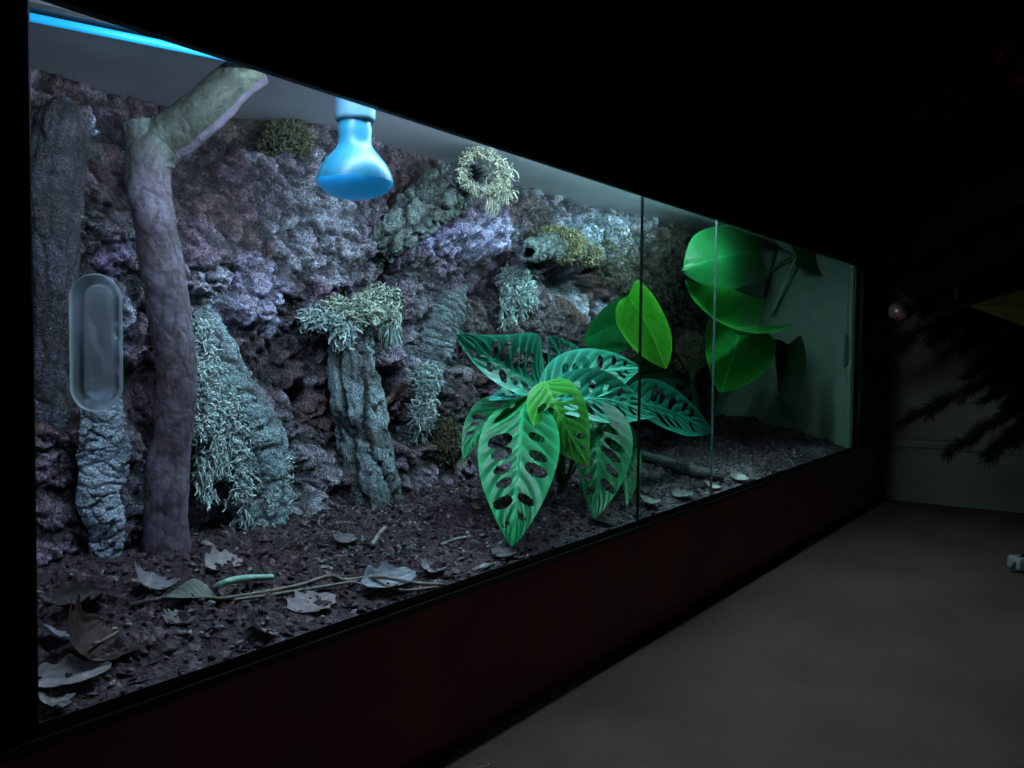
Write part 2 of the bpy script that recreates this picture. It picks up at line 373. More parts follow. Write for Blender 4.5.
# ------------------------------------------------------------------ soil
def soil_z(X, Y):
    h = .1775+.0085*sst(.0136, .075, Y)+.014*sst(.05, .40, Y)+.03*sst(2.0, 2.45, X)*sst(.05, .35, Y)+.012*sst(1.3, 2.0, X)*sst(.02, .2, Y)
    e = sst(.012, .07, Y)
    h = h+e*(.022*(fbm(X*14, Y*14, 81, 4)-.45)+.012*(fbm(X*60, Y*60, 82, 3)-.5))
    f1, f2, c = worley(X*55+.6*fbm(X*50, Y*50, 7), Y*55, 83); h = h+e*.009*c*np.clip(1-f1*f1*1.6, 0, 1)
    f1, f2, c = worley(X*130, Y*130, 84); h = h+(.001+.004*e)*c*np.clip(1-f1*f1*1.6, 0, 1)
    return h
def on_soil(px, py, off=0.):
    Z = .195
    for _ in range(8):
        p = atz(px, py, Z); Z = .5*Z+.5*(float(soil_z(p[0:1], p[1:2])[0])+off)
    return atz(px, py, Z)
NX, NY = 1000, 200
SX, SY = np.meshgrid(np.linspace(.20, 2.478, NX), np.linspace(.0136, .47, NY)); SZ = soil_z(SX, SY)
C = mix([.016, .0125, .0135], [.054, .043, .044], fbm(SX*70, SY*70, 85))
C = mix(C, [.17, .155, .15], sst(.66, .78, fbm(SX*120, SY*120, 86, 3))*.7)
C = mix(C, [.15, .17, .16], sst(.55, .65, fbm(SX*9, SY*9, 87))*sst(1.2, 1.5, SX)*sst(.2, .05, SY)*.5)
so = mesh('soil', np.stack([SX, SY, SZ], -1).reshape(-1, 3), gridfaces(NY, NX), M['soil'], None, C.reshape(-1, 3)*np.array([1.22, .92, 1.02]))
tag(so, 'dark crumbly soil bed covering the terrarium floor', 'soil', kind='stuff')
# crumbs, bark chips and fibres lying in the soil: nobody could count them
def crumbs(n):
    V, F, K = [], [], []
    px = rng.uniform(.3, 2.4, n); py = np.abs(rng.uniform(.012, .40, n))
    pz = soil_z(px, py); nv = 0
    for i in range(n):
        s = rng.uniform(.0012, .0042)*(1.7 if rng.random() < .07 else 1); el = rng.uniform(1, 4 if rng.random() < .35 else 1.6)
        a = rng.uniform(0, 6.28); ca, sa = math.cos(a), math.sin(a); tl = rng.uniform(-.5, .5)
        b = np.array([[1, 0, 0], [-1, 0, 0], [0, 1, 0], [0, -1, 0], [0, 0, .7], [0, 0, -.7]])*rng.uniform(.6, 1.3, (6, 1))*s
        b[:, 0] *= el; b[:, 1] *= 1/math.sqrt(el)
        b = np.stack([b[:, 0]*ca-b[:, 1]*sa, b[:, 0]*sa+b[:, 1]*ca, b[:, 2]+tl*b[:, 0]*.6], 1)+[px[i], max(py[i], .017), pz[i]+s*.4]
        V.append(b)
        for f in ((0, 2, 4), (2, 1, 4), (1, 3, 4), (3, 0, 4), (2, 0, 5), (1, 2, 5), (3, 1, 5), (0, 3, 5)): F.append([nv+k for k in f])
        nv += 6
        g = rng.random()
        c = np.array([.042, .027, .029])*rng.uniform(.5, 2.2) if g < .88 else np.array([.28, .26, .24])*rng.uniform(.5, 1.15)
        K.append(np.repeat(c[None], 6, 0))
    return np.vstack(V), np.array(F), np.vstack(K)
V, F, K = crumbs(7000)
V[:, 1] = np.maximum(V[:, 1], .0137)
tag(mesh('soil_crumbs', V, F, M['soil'], None, K, smooth=False), 'loose bark crumbs and fibres strewn over the dark soil', 'soil crumbs', kind='stuff')

# ------------------------------------------------------------------ bark logs and branches
def log_mesh(pts, rad, seed, nring=80, nlen=170, fis=.006, fx=30, fs=18, dark=(.05, .045, .045), light=(.22, .22, .22), lich=None, lumps=.0, hollow=None, mat='bark', thr=.16, warp=.6, soft=False):
    P = catmull(pts, nlen); rr = np.array([r if hasattr(r, '__len__') else (r, r) for r in rad], float)
    tt = np.linspace(0, len(rr)-1, nlen); ra = np.interp(tt, range(len(rr)), rr[:, 0]); rb = np.interp(tt, range(len(rr)), rr[:, 1])
    s = np.concatenate([[0], np.cumsum(np.linalg.norm(np.diff(P, axis=0), axis=1))])
    Tn = np.gradient(P, axis=0); Tn /= np.linalg.norm(Tn, axis=1, keepdims=True)
    toc = nz(CAM-P.mean(0)); S = np.cross(Tn, toc); S /= np.linalg.norm(S, axis=1, keepdims=True); B = np.cross(S, Tn)
    a = np.linspace(0, 2*np.pi, nring, endpoint=False)
    A, SS = np.meshgrid(a, s); Rm = rr.mean()
    u = np.cos(A)*Rm; v = np.sin(A)*Rm      # seamless: noise on (cos,sin,s) folded to 2-D
    q1 = u*1.0+v*.37; q2 = v*1.0-u*.37
    ang = np.abs((A/np.pi)-1)*np.pi*Rm+np.where(A < np.pi, 0, .0)   # mirrored arc length
    w1 = warp*(fbm(q1*40+SS*20, q2*40+SS*31, seed)-.5)
    f1, f2, cid = worley(ang*fx+w1, SS*fs+w1*1.3+q1*4, seed+1)
    e = sst(.0, thr*2, f2-f1)
    g1, g2, gid = worley(ang*fx*2.3+w1, SS*fs*2.1+w1+q2*4, seed+2)
    e2 = sst(.0, thr*2, g2-g1)
    d = fis*(e-1)+fis*.5*(e2-1)+fis*.8*(cid-.5)+lumps*(fbm(SS*14+q1*10, q2*14+SS*5, seed+3)-.5)+fis*.4*(fbm(SS*90+q1*70, q2*90, seed+4)-.5)
    V = P[:, None]+S[:, None]*(np.cos(A)*(ra[:, None]+d))[..., None]+B[:, None]*(np.sin(A)*(rb[:, None]+d))[..., None]
    t = np.clip(e*.75+e2*.25, 0, 1)*(.6+.4*cid)
    K = mix(dark, light, t*(.55+.9*(fbm(SS*70+q1*40, q2*60, seed+6)-.2)))
    if lich is not None: K = mix(K, lich, sst(.47, .62, fbm(SS*30+q1*20, q2*30, seed+5))*e*.85)
    V = V.reshape(-1, 3); K = K.reshape(-1, 3); F = gridfaces(nlen, nring, True).tolist()
    # ends: capped, or sunk inwards when hollow
    for end in (0, 1):
        base = 0 if end == 0 else (nlen-1)*nring; c0 = P[0] if end == 0 else P[-1]; tg = Tn[0] if end == 0 else -Tn[-1]
        ring = V[base:base+nring]
        steps = [(.72, .0, light), (.62, .02, dark), (.55, .06, (.004, .004, .004))] if hollow == end else [(.9, -.002, dark), (.5, -.003, dark)]  # inner shade of a hollow end painted near-black
        prev = base
        for sc, dep, kc in steps:
            nb = len(V); V = np.vstack([V, c0+(ring-c0)*sc+tg*dep]); K = np.vstack([K, np.repeat(np.array(kc)[None]*.9, nring, 0)])
            for i in range(nring):
                j = (i+1) % nring; q = [prev+i, prev+j, nb+j, nb+i]; F.append(q if end else q[::-1])
            prev = nb
        F.append([prev+i for i in range(nring)])
    return V, F, K
def log(name, label, cat, pts, rad, seed, base=None, group=None, parent=None, **kw):
    mt = kw.pop('mat', 'bark'); V, F, K = log_mesh(pts, rad, seed, **kw)
    if parent is not None: return mesh(name, V, F, M[mt], parent, K)
    o = mesh(name, V, F, M[mt], None, K); rebase(o, base if base is not None else pts[0]); return tag(o, label, cat, group)

# forked grey branch, foreground left
tb = on_soil(166, 548); yb = tb[1]
br = empty('branch', tb, 'thick smooth grey branch standing in the soil and bending up to the lamp tube', 'branch')
px_r = lambda px, y, Y: px/FPX*np.dot(at(166, y, Y)-CAM, Fv)
at_top = atz(254, 68, .774)
ya = lambda k: yb*(1-k)+at_top[1]*k
p = [at(168, 560, yb), at(166, 505, yb), at(173, 430, yb-.005), at(177, 375, yb-.01), at(170, 320, yb-.01), at(161, 260, yb-.01), at(152, 205, yb-.01), at(148, 165, yb-.01), at(160, 144, ya(.15)), at(182, 129, ya(.35)), at(205, 110, ya(.6)), at(230, 88, ya(.8)), at_top]
pr = [px_r(w_, 400, .28) for w_ in (25, 22, 21, 22, 22, 22, 22, 23, 24, 23, 21.5, 21.5, 22)]
V, F, K = log_mesh(p, pr, 5, nlen=360, nring=96, fis=.0007, fx=50, fs=30, dark=(.115, .094, .105), light=(.23, .195, .215), lumps=.009, lich=(.25, .23, .275), warp=1.2)
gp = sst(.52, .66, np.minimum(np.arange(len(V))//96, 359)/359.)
rings = .5+.5*np.sin(np.arange(len(V))//96*1.9+6*fbm(V[:, 0]*60, V[:, 2]*60, 2))
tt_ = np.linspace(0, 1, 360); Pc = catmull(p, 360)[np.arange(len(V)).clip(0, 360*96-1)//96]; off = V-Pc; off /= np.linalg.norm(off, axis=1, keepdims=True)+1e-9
K = mix(K, K*np.array([.42, .62, .36])*(1+1.1*sst(.93, .955, np.minimum(np.arange(len(V))//96, 359)/359.)[:, None]), gp)  # greener arm; lamp light near its upper end painted in brighter
K = mix(K, [.27, .24, .29], gp*sst(.90, .985, off@cf(.66, -.74, .10)))  # lower edge of the arm painted pale, as if lit from below
K = K*np.array([.70, .60, .65])*(.85+.25*rings[:, None]*(fbm(V[:, 2]*150, V[:, 0]*200, 4)[:, None]))
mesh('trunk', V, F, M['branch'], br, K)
V, F, K = log_mesh([at(152, 172, yb-.01), at(144, 145, yb-.005), at(137, 124, yb)], [px_r(w_, 150, .28) for w_ in (21, 19, 14)], 8, nlen=60, nring=48, fis=.0008, fx=50, fs=30, dark=(.05, .052, .045), light=(.10, .105, .09), lumps=.012)
mesh('cut_stub', V, F, M['branch'], br, K)
# far-left cork column
c0 = on_wall(55, 300); Y0 = c0[1]-.005
log('cork_log', 'grey mauve rounded cork log standing at the far left edge of the rock wall', 'log',
    [at(52, 470, Y0), at(50, 400, Y0), at(50, 320, Y0), at(52, 230, Y0-.005), at(56, 170, Y0-.01), at(61, 128, Y0), at(63, 110, Y0+.02)], [.026, .027, .028, .030, .032, .032, .018], 12,
    fis=.0025, fx=50, fs=16, dark=(.055, .043, .048), light=(.125, .10, .115), lich=(.15, .145, .18), lumps=.018, nlen=200)
# lower-left flaky bark slab
Y0 = on_wall(105, 500)[1]-.02
log('cork_bark', 'pale blue-grey flaky bark slab standing below the clear pull handle', 'bark',
    [at(104, 566, Y0-.02), at(106, 525, Y0-.015), at(100, 490, Y0-.01), at(105, 455, Y0), at(99, 420, Y0+.005), at(97, 398, Y0+.02)], [(.022, .015), (.024, .02), (.025, .02), (.028, .02), (.022, .016), (.015, .01)], 23,
    fis=.0034, fx=34, fs=64, warp=1.3, thr=.10, dark=(.10, .11, .13), light=(.66, .74, .88), lich=(.75, .86, .98), lumps=.034)
# slab behind the moss curtain
Y0 = on_wall(235, 400)[1]-.012
SLB = [at(262, 530, Y0-.05), at(256, 490, Y0-.04), at(245, 440, Y0-.03), at(228, 390, Y0-.02), at(210, 340, Y0-.005), at(202, 308, Y0+.01)]
log('bark_slab', 'pale slanting bark slab right of the grey branch, half covered by moss', 'bark', SLB, [(.030, .02), (.046, .022), (.052, .025), (.040, .022), (.026, .018), (.014, .010)], 34,
    fis=.004, fx=40, fs=30, dark=(.15, .17, .17), light=(.42, .55, .56), lich=(.52, .70, .72), lumps=.012)
# central stump
Y0 = on_wall(360, 420)[1]-.02
log('cork_stump', 'upright deeply furrowed cork stump with a moss crown, middle of the rock wall', 'log',
    [at(375, 505, Y0-.03), at(368, 470, Y0-.02), at(362, 430, Y0-.015), at(356, 390, Y0-.01), at(352, 350, Y0-.005), at(352, 315, Y0+.005)], [.047, .046, .044, .042, .039, .035], 41,
    fis=.008, fx=24, fs=8, dark=(.045, .048, .045), light=(.34, .40, .38), lich=(.46, .60, .62), lumps=.008, nlen=220, nring=110)
# ridged slab right of stump
Y0 = on_wall(430, 350)[1]-.008
log('cork_bark', 'tall pale bark slab with fine cross ridges, between the stump and the leafy plant', 'bark',
    [at(404, 470, Y0-.01), at(412, 430, Y0-.01), at(424, 385, Y0-.015), at(436, 345, Y0-.02), at(447, 310, Y0-.015), at(455, 284, Y0)], [(.024, .012), (.028, .016), (.030, .018), (.033, .02), (.036, .02), (.028, .012)], 57,
    fis=.0045, fx=16, fs=85, dark=(.09, .10, .10), light=(.36, .42, .43), lich=(.42, .54, .55), lumps=.008, nlen=220)
# diagonal hollow log near the ceiling
Y0 = on_wall(440, 200)[1]-.015
LOGP = [at(378, 250, Y0+.02), at(400, 228, Y0-.005), at(425, 208, Y0-.02), at(448, 190, Y0-.035), at(466, 177, Y0-.065), at(478, 172, Y0-.105)]
log('hollow_log', 'diagonal hollow cork log with coarse green-grey bark just right of the heat lamp', 'log', LOGP, [.034, .040, .043, .042, .034, .026], 63, base=LOGP[2], hollow=1,
    fis=.009, fx=32, fs=30, dark=(.040, .046, .042), light=(.26, .31, .27), lich=(.34, .40, .36), lumps=.012, nlen=200, nring=110)
# arched cork tube over the cave
Y0 = on_wall(545, 262)[1]-.01
log('cork_tube', 'short mossy cork tube bulging over the small cave at upper right', 'log',
    [at(606, 262, Y0+.03), at(590, 253, Y0-.005), at(570, 247, Y0-.03), at(550, 247, Y0-.045), at(536, 250, Y0-.065), at(529, 253, Y0-.095)], [.022, .030, .033, .030, .024, .019], 71, hollow=1,
    fis=.005, fx=34, fs=30, dark=(.07, .075, .07), light=(.28, .31, .29), lich=(.34, .44, .45), lumps=.012)
# pieces on the floor at right
q = [on_soil(636, 452, .010), on_soil(668, 464, .012), on_soil(700, 472, .012), on_soil(722, 478, .008)]
log('fallen_stick', 'weathered grey stick lying on the soil below the right leaf of the holed plant', 'stick', q, [.010, .012, .012, .008], 83, fis=.002, fx=60, fs=20, dark=(.07, .07, .065), light=(.19, .18, .165), nlen=80, nring=32, lumps=.006)
# pale orange wood splinter in the cave right of the stump
p = [on_wall(384, 403, .03), on_wall(394, 396, .04), on_wall(406, 383, .04)]
log('wood_splinter', 'curved tan wood splinter in the dark hollow right of the stump', 'wood', p, [(.005, .004), (.008, .005), (.004, .004)], 88, fis=.001, fx=60, fs=40, dark=(.20, .12, .08), light=(.40, .26, .18), nlen=40, nring=20)

# ------------------------------------------------------------------ moss
def strands(P, D, L, nseg=6, curl=.6, grav=.4, rad=.0017, pal=((.2, .25, .2), (.4, .5, .45)), keep=None):
    N = len(P); pts = np.zeros((N, nseg+1, 3)); pts[:, 0] = P; d = D/np.linalg.norm(D, axis=1, keepdims=True)
    L = np.broadcast_to(L, (N,)); st = (L/nseg)[:, None]
    for i in range(nseg):
        d = d+curl*rng.normal(size=(N, 3)); d[:, 2] -= grav; d /= np.linalg.norm(d, axis=1, keepdims=True); pts[:, i+1] = pts[:, i]+d*st
    T_ = np.gradient(pts, axis=1); T_ /= np.linalg.norm(T_, axis=2, keepdims=True)+1e-9
    r = rng.normal(size=(N, 1, 3)); S = np.cross(T_, np.repeat(r, nseg+1, 1)); S /= np.linalg.norm(S, axis=2, keepdims=True)+1e-9; B = np.cross(T_, S)
    tp = np.linspace(1, .45, nseg+1)[None, :, None, None]*rad*rng.uniform(.7, 1.4, (N, 1, 1, 1))
    a = np.array([0, 2.094, 4.189]); V = pts[:, :, None]+tp*(S[:, :, None]*np.cos(a)[None, None, :, None]+B[:, :, None]*np.sin(a)[None, None, :, None])
    f = gridfaces(nseg+1, 3, True); F = (f[None]+(np.arange(N)*(nseg+1)*3)[:, None, None]).reshape(-1, 4)
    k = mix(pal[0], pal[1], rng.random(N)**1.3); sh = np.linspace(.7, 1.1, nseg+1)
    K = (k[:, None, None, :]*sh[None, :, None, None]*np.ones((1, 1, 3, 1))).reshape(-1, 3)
    return V.reshape(-1, 3), F, K
def merge(parts):
    V, F, K, n = [], [], [], 0
    for v, f, k_ in parts: V.append(v); F.append(np.asarray(f)+n); K.append(k_); n += len(v)
    return np.vstack(V), np.vstack(F), np.vstack(K)
def blob(px, py, rxp, ryp, off, depth, n, L, **kw):
    """strands over the front of a flattened ellipsoid sitting on the rock at this spot"""
    c = on_wall(px, py, off); dd = np.dot(c-CAM, Fv)/FPX; a, b = rxp*dd, ryp*dd
    v = rng.normal(size=(n, 3)); v /= np.linalg.norm(v, axis=1, keepdims=True); v[:, 2] = np.abs(v[:, 2]); v *= rng.uniform(.75, 1, (n, 1))
    P = c+R2*v[:, :1]*a+U2*v[:, 1:2]*b-Fv*v[:, 2:]*depth
    D = R2*v[:, :1]+U2*v[:, 1:2]-Fv*v[:, 2:]
    return strands(P, D, L*rng.uniform(.6, 1.3, n), **kw)
def moss(name, label, parts, cat='moss', group=None):
    V, F, K = merge(parts); o = mesh(name, V, F, M['moss'], None, K); lo = V.mean(0); lo[2] = V[:, 2].min(); rebase(o, lo); return tag(o, label, cat, group)
CY = ((.28, .37, .35), (.78, .95, .88)); GR = ((.28, .34, .25), (.72, .84, .66)); TAN = ((.18, .15, .085), (.46, .41, .24)); OL = ((.06, .06, .03), (.17, .16, .09)); PALE = ((.30, .32, .22), (.80, .82, .62))
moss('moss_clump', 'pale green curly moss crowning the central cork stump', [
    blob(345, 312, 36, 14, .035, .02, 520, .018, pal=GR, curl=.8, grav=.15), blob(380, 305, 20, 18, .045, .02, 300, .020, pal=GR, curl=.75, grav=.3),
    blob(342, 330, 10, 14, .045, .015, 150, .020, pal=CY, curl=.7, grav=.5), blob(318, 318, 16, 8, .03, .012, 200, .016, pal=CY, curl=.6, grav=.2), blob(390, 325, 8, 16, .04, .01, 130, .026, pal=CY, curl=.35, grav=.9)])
# moss curtain
parts = []
edge = lambda y: (188 if y < 430 else 194+(y-430)*.10, np.interp(y, [312, 360, 420, 470, 500, 530], [214, 238, 272, 298, 300, 290]))
Ys = rng.uniform(318, 505, 4200); Xs = []
Yc = on_wall(235, 400)[1]-.012
P_ = []
for y in Ys:
    l, r = edge(y); x = rng.uniform(l, r)
    if y > 445 and not (200 < x < 210 or 234 < x < 250 or 266 < x < 290) and rng.random() < .95: y = rng.uniform(350, 455); l, r = edge(y); x = rng.uniform(l, r)
    if y < 365 and rng.random() < .6: y = rng.uniform(370, 440)
    u = (x-(l+r)/2)/((r-l)/2); dep = np.interp(y, [312, 400, 530], [.012, .045, .072]); P_.append(at(x, y, Yc-dep+.02*u*u))
P_ = np.array(P_); D_ = np.tile(-Fv*.6-np.array([0, 0, .8]), (len(P_), 1))+rng.normal(size=(len(P_), 3))*.6
parts.append(strands(P_, D_, rng.uniform(.008, .020, len(P_)), nseg=6, curl=.85, grav=.18, rad=.0017, pal=((.26, .34, .33), (.85, 1.0, .95))))
for xa, ya, yb_, n in ((205, 455, 498, 90), (243, 460, 522, 190), (276, 480, 530, 150), (222, 440, 470, 90)):
    yy = rng.uniform(ya, yb_, n); xx = xa+rng.normal(size=n)*5; P_ = np.array([at(a, b, Yc-.055) for a, b in zip(xx, yy)])
    parts.append(strands(P_, np.tile([0, -.3, -1.], (n, 1))+rng.normal(size=(n, 3))*.4, rng.uniform(.012, .022, n), curl=.45, grav=.5, rad=.0017, pal=CY))
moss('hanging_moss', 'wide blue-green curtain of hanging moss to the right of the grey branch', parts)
# ring of moss around the hollow log end
c = LOGP[-1]; n = 620; t = rng.uniform(0, 6.28, n); dd = np.dot(c-CAM, Fv)/FPX
P_ = c+(R2*np.cos(t)[:, None]*17+U2*np.sin(t)[:, None]*17)*dd-Fv*rng.uniform(0, .015, (n, 1))+R2*3*dd
D_ = R2*np.cos(t)[:, None]+U2*np.sin(t)[:, None]-Fv*.6
parts = [strands(P_, D_, rng.uniform(.012, .022, n), curl=.6, grav=.25, pal=PALE, rad=.0018)]
n = 260; P_ = c+(R2*(24+rng.normal(size=(n, 1))*4)+U2*rng.uniform(-24, 8, (n, 1)))*dd-Fv*.008; parts.append(strands(P_, np.tile([0, -.3, -.6], (n, 1))+rng.normal(size=(n, 3))*.6, rng.uniform(.014, .024, n), curl=.5, grav=.35, pal=PALE, rad=.0018))
n = 30; P_ = c+(R2*(14+rng.normal(size=(n, 1))*3)-U2*22)*dd; parts.append(strands(P_, np.tile([0, -.1, -1.], (n, 1)), rng.uniform(.02, .04, n), curl=.25, grav=.6, pal=PALE))
n = 24; P_ = c+(R2*(-4+rng.normal(size=(n, 1))*5)+U2*44)*dd; parts.append(strands(P_, np.tile([0, -.1, -1.], (n, 1)), rng.uniform(.03, .05, n), curl=.15, grav=.6, pal=GR))
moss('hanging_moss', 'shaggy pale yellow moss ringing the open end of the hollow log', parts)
moss('moss_clump', 'rounded tan moss cushion above the small cave', [blob(556, 245, 30, 18, .045, .025, 1300, .013, pal=TAN, curl=.8, grav=.1, rad=.0017), blob(588, 255, 14, 10, .03, .015, 300, .013, pal=TAN, curl=.8, grav=.1)])
parts = [blob(516, 286, 17, 20, .035, .02, 520, .018, pal=CY, curl=.9, grav=.25, rad=.0017)]
for xx, y1 in ((503, 335), (512, 330), (522, 325), (532, 312)):
    n = 45; P_ = np.array([on_wall(xx+rng.normal()*2.5, rng.uniform(295, y1-10), .04) for _ in range(n)]); parts.append(strands(P_, np.tile([0, -.2, -1.], (n, 1))+rng.normal(size=(n, 3))*.3, rng.uniform(.012, .022, n), curl=.6, grav=.45, pal=CY, rad=.0017))
moss('hanging_moss', 'pale ragged moss hanging left of the small cave', parts)
moss('moss_clump', 'dull olive moss tuft on the rock foot left of the holed plant', [blob(443, 440, 17, 24, .012, .012, 600, .011, pal=OL, curl=.8, grav=.15)])
moss('moss_clump', 'brown moss ball between the two leafy plants', [blob(690, 352, 15, 20, .03, .025, 600, .018, pal=TAN, curl=.8, grav=.1, rad=.0016)])
moss('moss_clump', 'stringy grey moss on the ridged bark slab', [blob(428, 378, 14, 16, .022, .008, 260, .016, pal=CY, curl=.85, grav=.25), blob(423, 408, 12, 18, .022, .008, 200, .018, pal=CY, curl=.8, grav=.35), blob(420, 430, 7, 14, .02, .006, 70, .020, pal=CY, curl=.6, grav=.7)])
parts = [blob(rng.uniform(605, 700), rng.uniform(222, 330), 16, 14, .004, .008, 90, .013, pal=((.10, .10, .065), (.30, .29, .20)), curl=.7, grav=.2, rad=.0014) for _ in range(22)]
parts += [blob(rng.uniform(560, 635), rng.uniform(225, 255), 16, 10, .004, .008, 60, .012, pal=((.16, .22, .22), (.40, .52, .54)), curl=.7, grav=.2, rad=.0014) for _ in range(9)]
moss('moss_mat', 'brown and pale blue moss mat spread over the upper right rock wall', parts)
moss('moss_clump', 'thin olive moss under the ceiling left of the heat lamp', [blob(rng.uniform(268, 304), rng.uniform(122, 146), 14, 11, .004, .006, 110, .010, pal=((.07, .07, .04), (.20, .19, .11)), curl=.8, grav=.1, rad=.0014) for _ in range(7)])
o = moss('lichen_tufts', 'low pale lichen tufts on the soil at the foot of the stump', [strands(np.array([on_soil(rng.uniform(300, 420), rng.uniform(505, 560), .001) for _ in range(150)]), rng.normal(size=(150, 3))+[0, 0, .5], rng.uniform(.008, .02, 150), curl=.5, grav=.1, pal=((.12, .13, .12), (.36, .38, .35)), rad=.0015)], 'lichen'); o['kind'] = 'stuff'

# ------------------------------------------------------------------ leaves
def leaf_mesh(P0, P1, P2, W, n0, kind, fold=.15, twist=0, cup=0., wave=.0, seed=0, cols=None, holes=True, nt=80, nu=56, nv=7):
    P0, P1, P2 = map(np.asarray, (P0, P1, P2)); r = np.random.default_rng(seed+100)
    t = np.linspace(0, 1, nt); u = np.linspace(-1, 1, nu); Tt, Uu = np.meshgrid(t, u, indexing='ij')
    if kind == 'heart':
        w_ = np.where(Tt < .32, .80+.20*np.sin(np.pi/2*np.clip(Tt/.32, 0, 1)), np.cos(np.pi/2*np.clip((Tt-.32)/.68, 0, 1)**1.35)**.80)
        back = -.20*np.abs(Uu)**.9*np.clip(1-Tt/.5, 0, 1)**1.5*(1-.35*np.abs(Uu)**6)
    else:
        w_ = np.sin(np.pi*np.clip(Tt, 0, 1)**.74)**.74*(1-.25*Tt**4)+.012*(1-Tt); back = -.05*np.abs(Uu)*np.clip(1-Tt/.4, 0, 1)
    tc = Tt+back
    mid = lambda s: (1-s)**2*P0+2*s*(1-s)*P1+s*s*P2
    s = tc[..., None]; Mid = mid(s); Tg = 2*(1-s)*(P1-P0)+2*s*(P2-P1); Tg /= np.linalg.norm(Tg, axis=2, keepdims=True)
    N = np.broadcast_to(nz(n0), Tg.shape); N = N-Tg*np.sum(N*Tg, 2, keepdims=True); N /= np.linalg.norm(N, axis=2, keepdims=True)
    Sd = np.cross(Tg, N)
    if twist:
        a = (twist*Tt)[..., None]; Sd, N = Sd*np.cos(a)+N*np.sin(a), N*np.cos(a)-Sd*np.sin(a)
    Ln = np.linalg.norm(P1-P0)+np.linalg.norm(P2-P1)
    hb = W*w_*Uu                                    # lateral metres
    ph = (Tt-.42*np.abs(Uu)*(.6 if kind == 'heart' else .75))*nv+.15
    vein = np.abs(((ph+.5) % 1)-.5)*2                 # 0 on a side vein, 1 between
    rim = np.abs(Uu)**8
    lift = fold*np.abs(hb)+cup*hb*hb/W+wave*W*np.sin(Tt*9+seed)*np.abs(Uu)**2*np.sign(Uu+.001)+.030*W*(vein-.4)*(1-np.abs(Uu)**4)*(.25 if kind == 'heart' else 1)
    V = Mid+Sd*hb[..., None]+N*lift[..., None]
    if cols is None: cols = ((.01, .12, .035), (.03, .30, .10))
    k = sst(.40, .0, vein)*.95+sst(.08, .015, np.abs(Uu)*w_+.0)*1.0
    K = mix(cols[0], cols[1], np.clip(k+.35*fbm(Tt*5+seed, Uu*3, seed)-.05, 0, 1))
    if kind == 'heart': K = mix(cols[0], cols[1], np.clip(.25*sst(.12, 0, vein)+sst(.045, .01, np.abs(Uu)*w_)*.9+.3*fbm(Tt*4+seed, Uu*3, seed), 0, 1))
    K = mix(K, np.array(cols[1])*1.25, rim*.7)
    inside = np.zeros(Tt.shape, bool); snap = {}
    if holes and kind != 'heart':
        am = Tt*Ln; best = np.full(Tt.shape, 9.)
        hs = []
        for sd in (-1, 1):
            for j in range(1, nv-1):
                if r.random() < .06: continue
                um = r.uniform(.34, .52); tm = (j+.35+r.uniform(-.08, .08))/nv+.42*um*.75
                if tm > .9: continue
                wl = W*np.interp(tm, t, w_[:, 0]); big = r.uniform(.75, 1.25)
                hs.append((tm*Ln, sd*um*wl, .34*wl*big, min(.20*Ln/nv*1.75, .18*wl)*big*r.uniform(.7, 1.1), sd))
        for a0, b0, mj, mn, sd in hs:
            da, db = am-a0, (hb-b0)*sd; th = math.radians(42); x = da*math.sin(th)*1.0+db*math.cos(th); y = da*math.cos(th)-db*math.sin(th)
            q = (np.abs(x)/mj)**2+(np.abs(y)/mn)**2
            best = np.minimum(best, q)
        inside = best < 1
        out8 = np.zeros_like(inside); pad = np.pad(~inside, 1, constant_values=True)
        for i in (0, 1, 2):
            for j in (0, 1, 2): out8 |= pad[i:i+nt, j:j+nu]
        keep = ~inside | (inside & out8)
        # smooth the rim of the holes by pulling inner rim vertices outwards
        gt, gu = np.gradient(best)
        rimv = inside & out8; ii, jj = np.nonzero(rimv); Vn = V.copy(); g2 = gt**2+gu**2+1e-9
        stp = np.clip((1-best)/g2, 0, None); dt, du = np.clip(stp*gt, -1.2, 1.2), np.clip(stp*gu, -1.2, 1.2)
        for i, j in zip(ii, jj):
            y, x = np.clip(i+dt[i, j], 0, nt-1.001), np.clip(j+du[i, j], 0, nu-1.001); a, b = int(y), int(x); fy, fx = y-a, x-b
            Vn[i, j] = (V[a, b]*(1-fx)+V[a, b+1]*fx)*(1-fy)+(V[a+1, b]*(1-fx)+V[a+1, b+1]*fx)*fy
        V = Vn; deadv = inside & ~out8; rv = rimv
    else: deadv = inside; rv = inside
    F = gridfaces(nt, nu); dv = deadv.ravel(); rvv = rv.ravel()
    ok = ~dv[F].any(1) & (rvv[F].sum(1) < 4); F = F[ok]
    used = np.zeros(nt*nu, bool); used[F.ravel()] = True; idx = np.cumsum(used)-1
    return V.reshape(-1, 3)[used], idx[F], K.reshape(-1, 3)[used]
def petiole(A, B, sag, r, mat, parent, col, name='leaf_stalk'):
    A, B = np.asarray(A), np.asarray(B); mid_ = (A+B)/2+np.asarray(sag); P = catmull([A, mid_, B], 16); V, F = tube(P, np.linspace(r*1.2, r, 16), 8)
    return mesh(name, V, F, mat, parent, np.repeat(np.array(col)[None], len(V), 0))

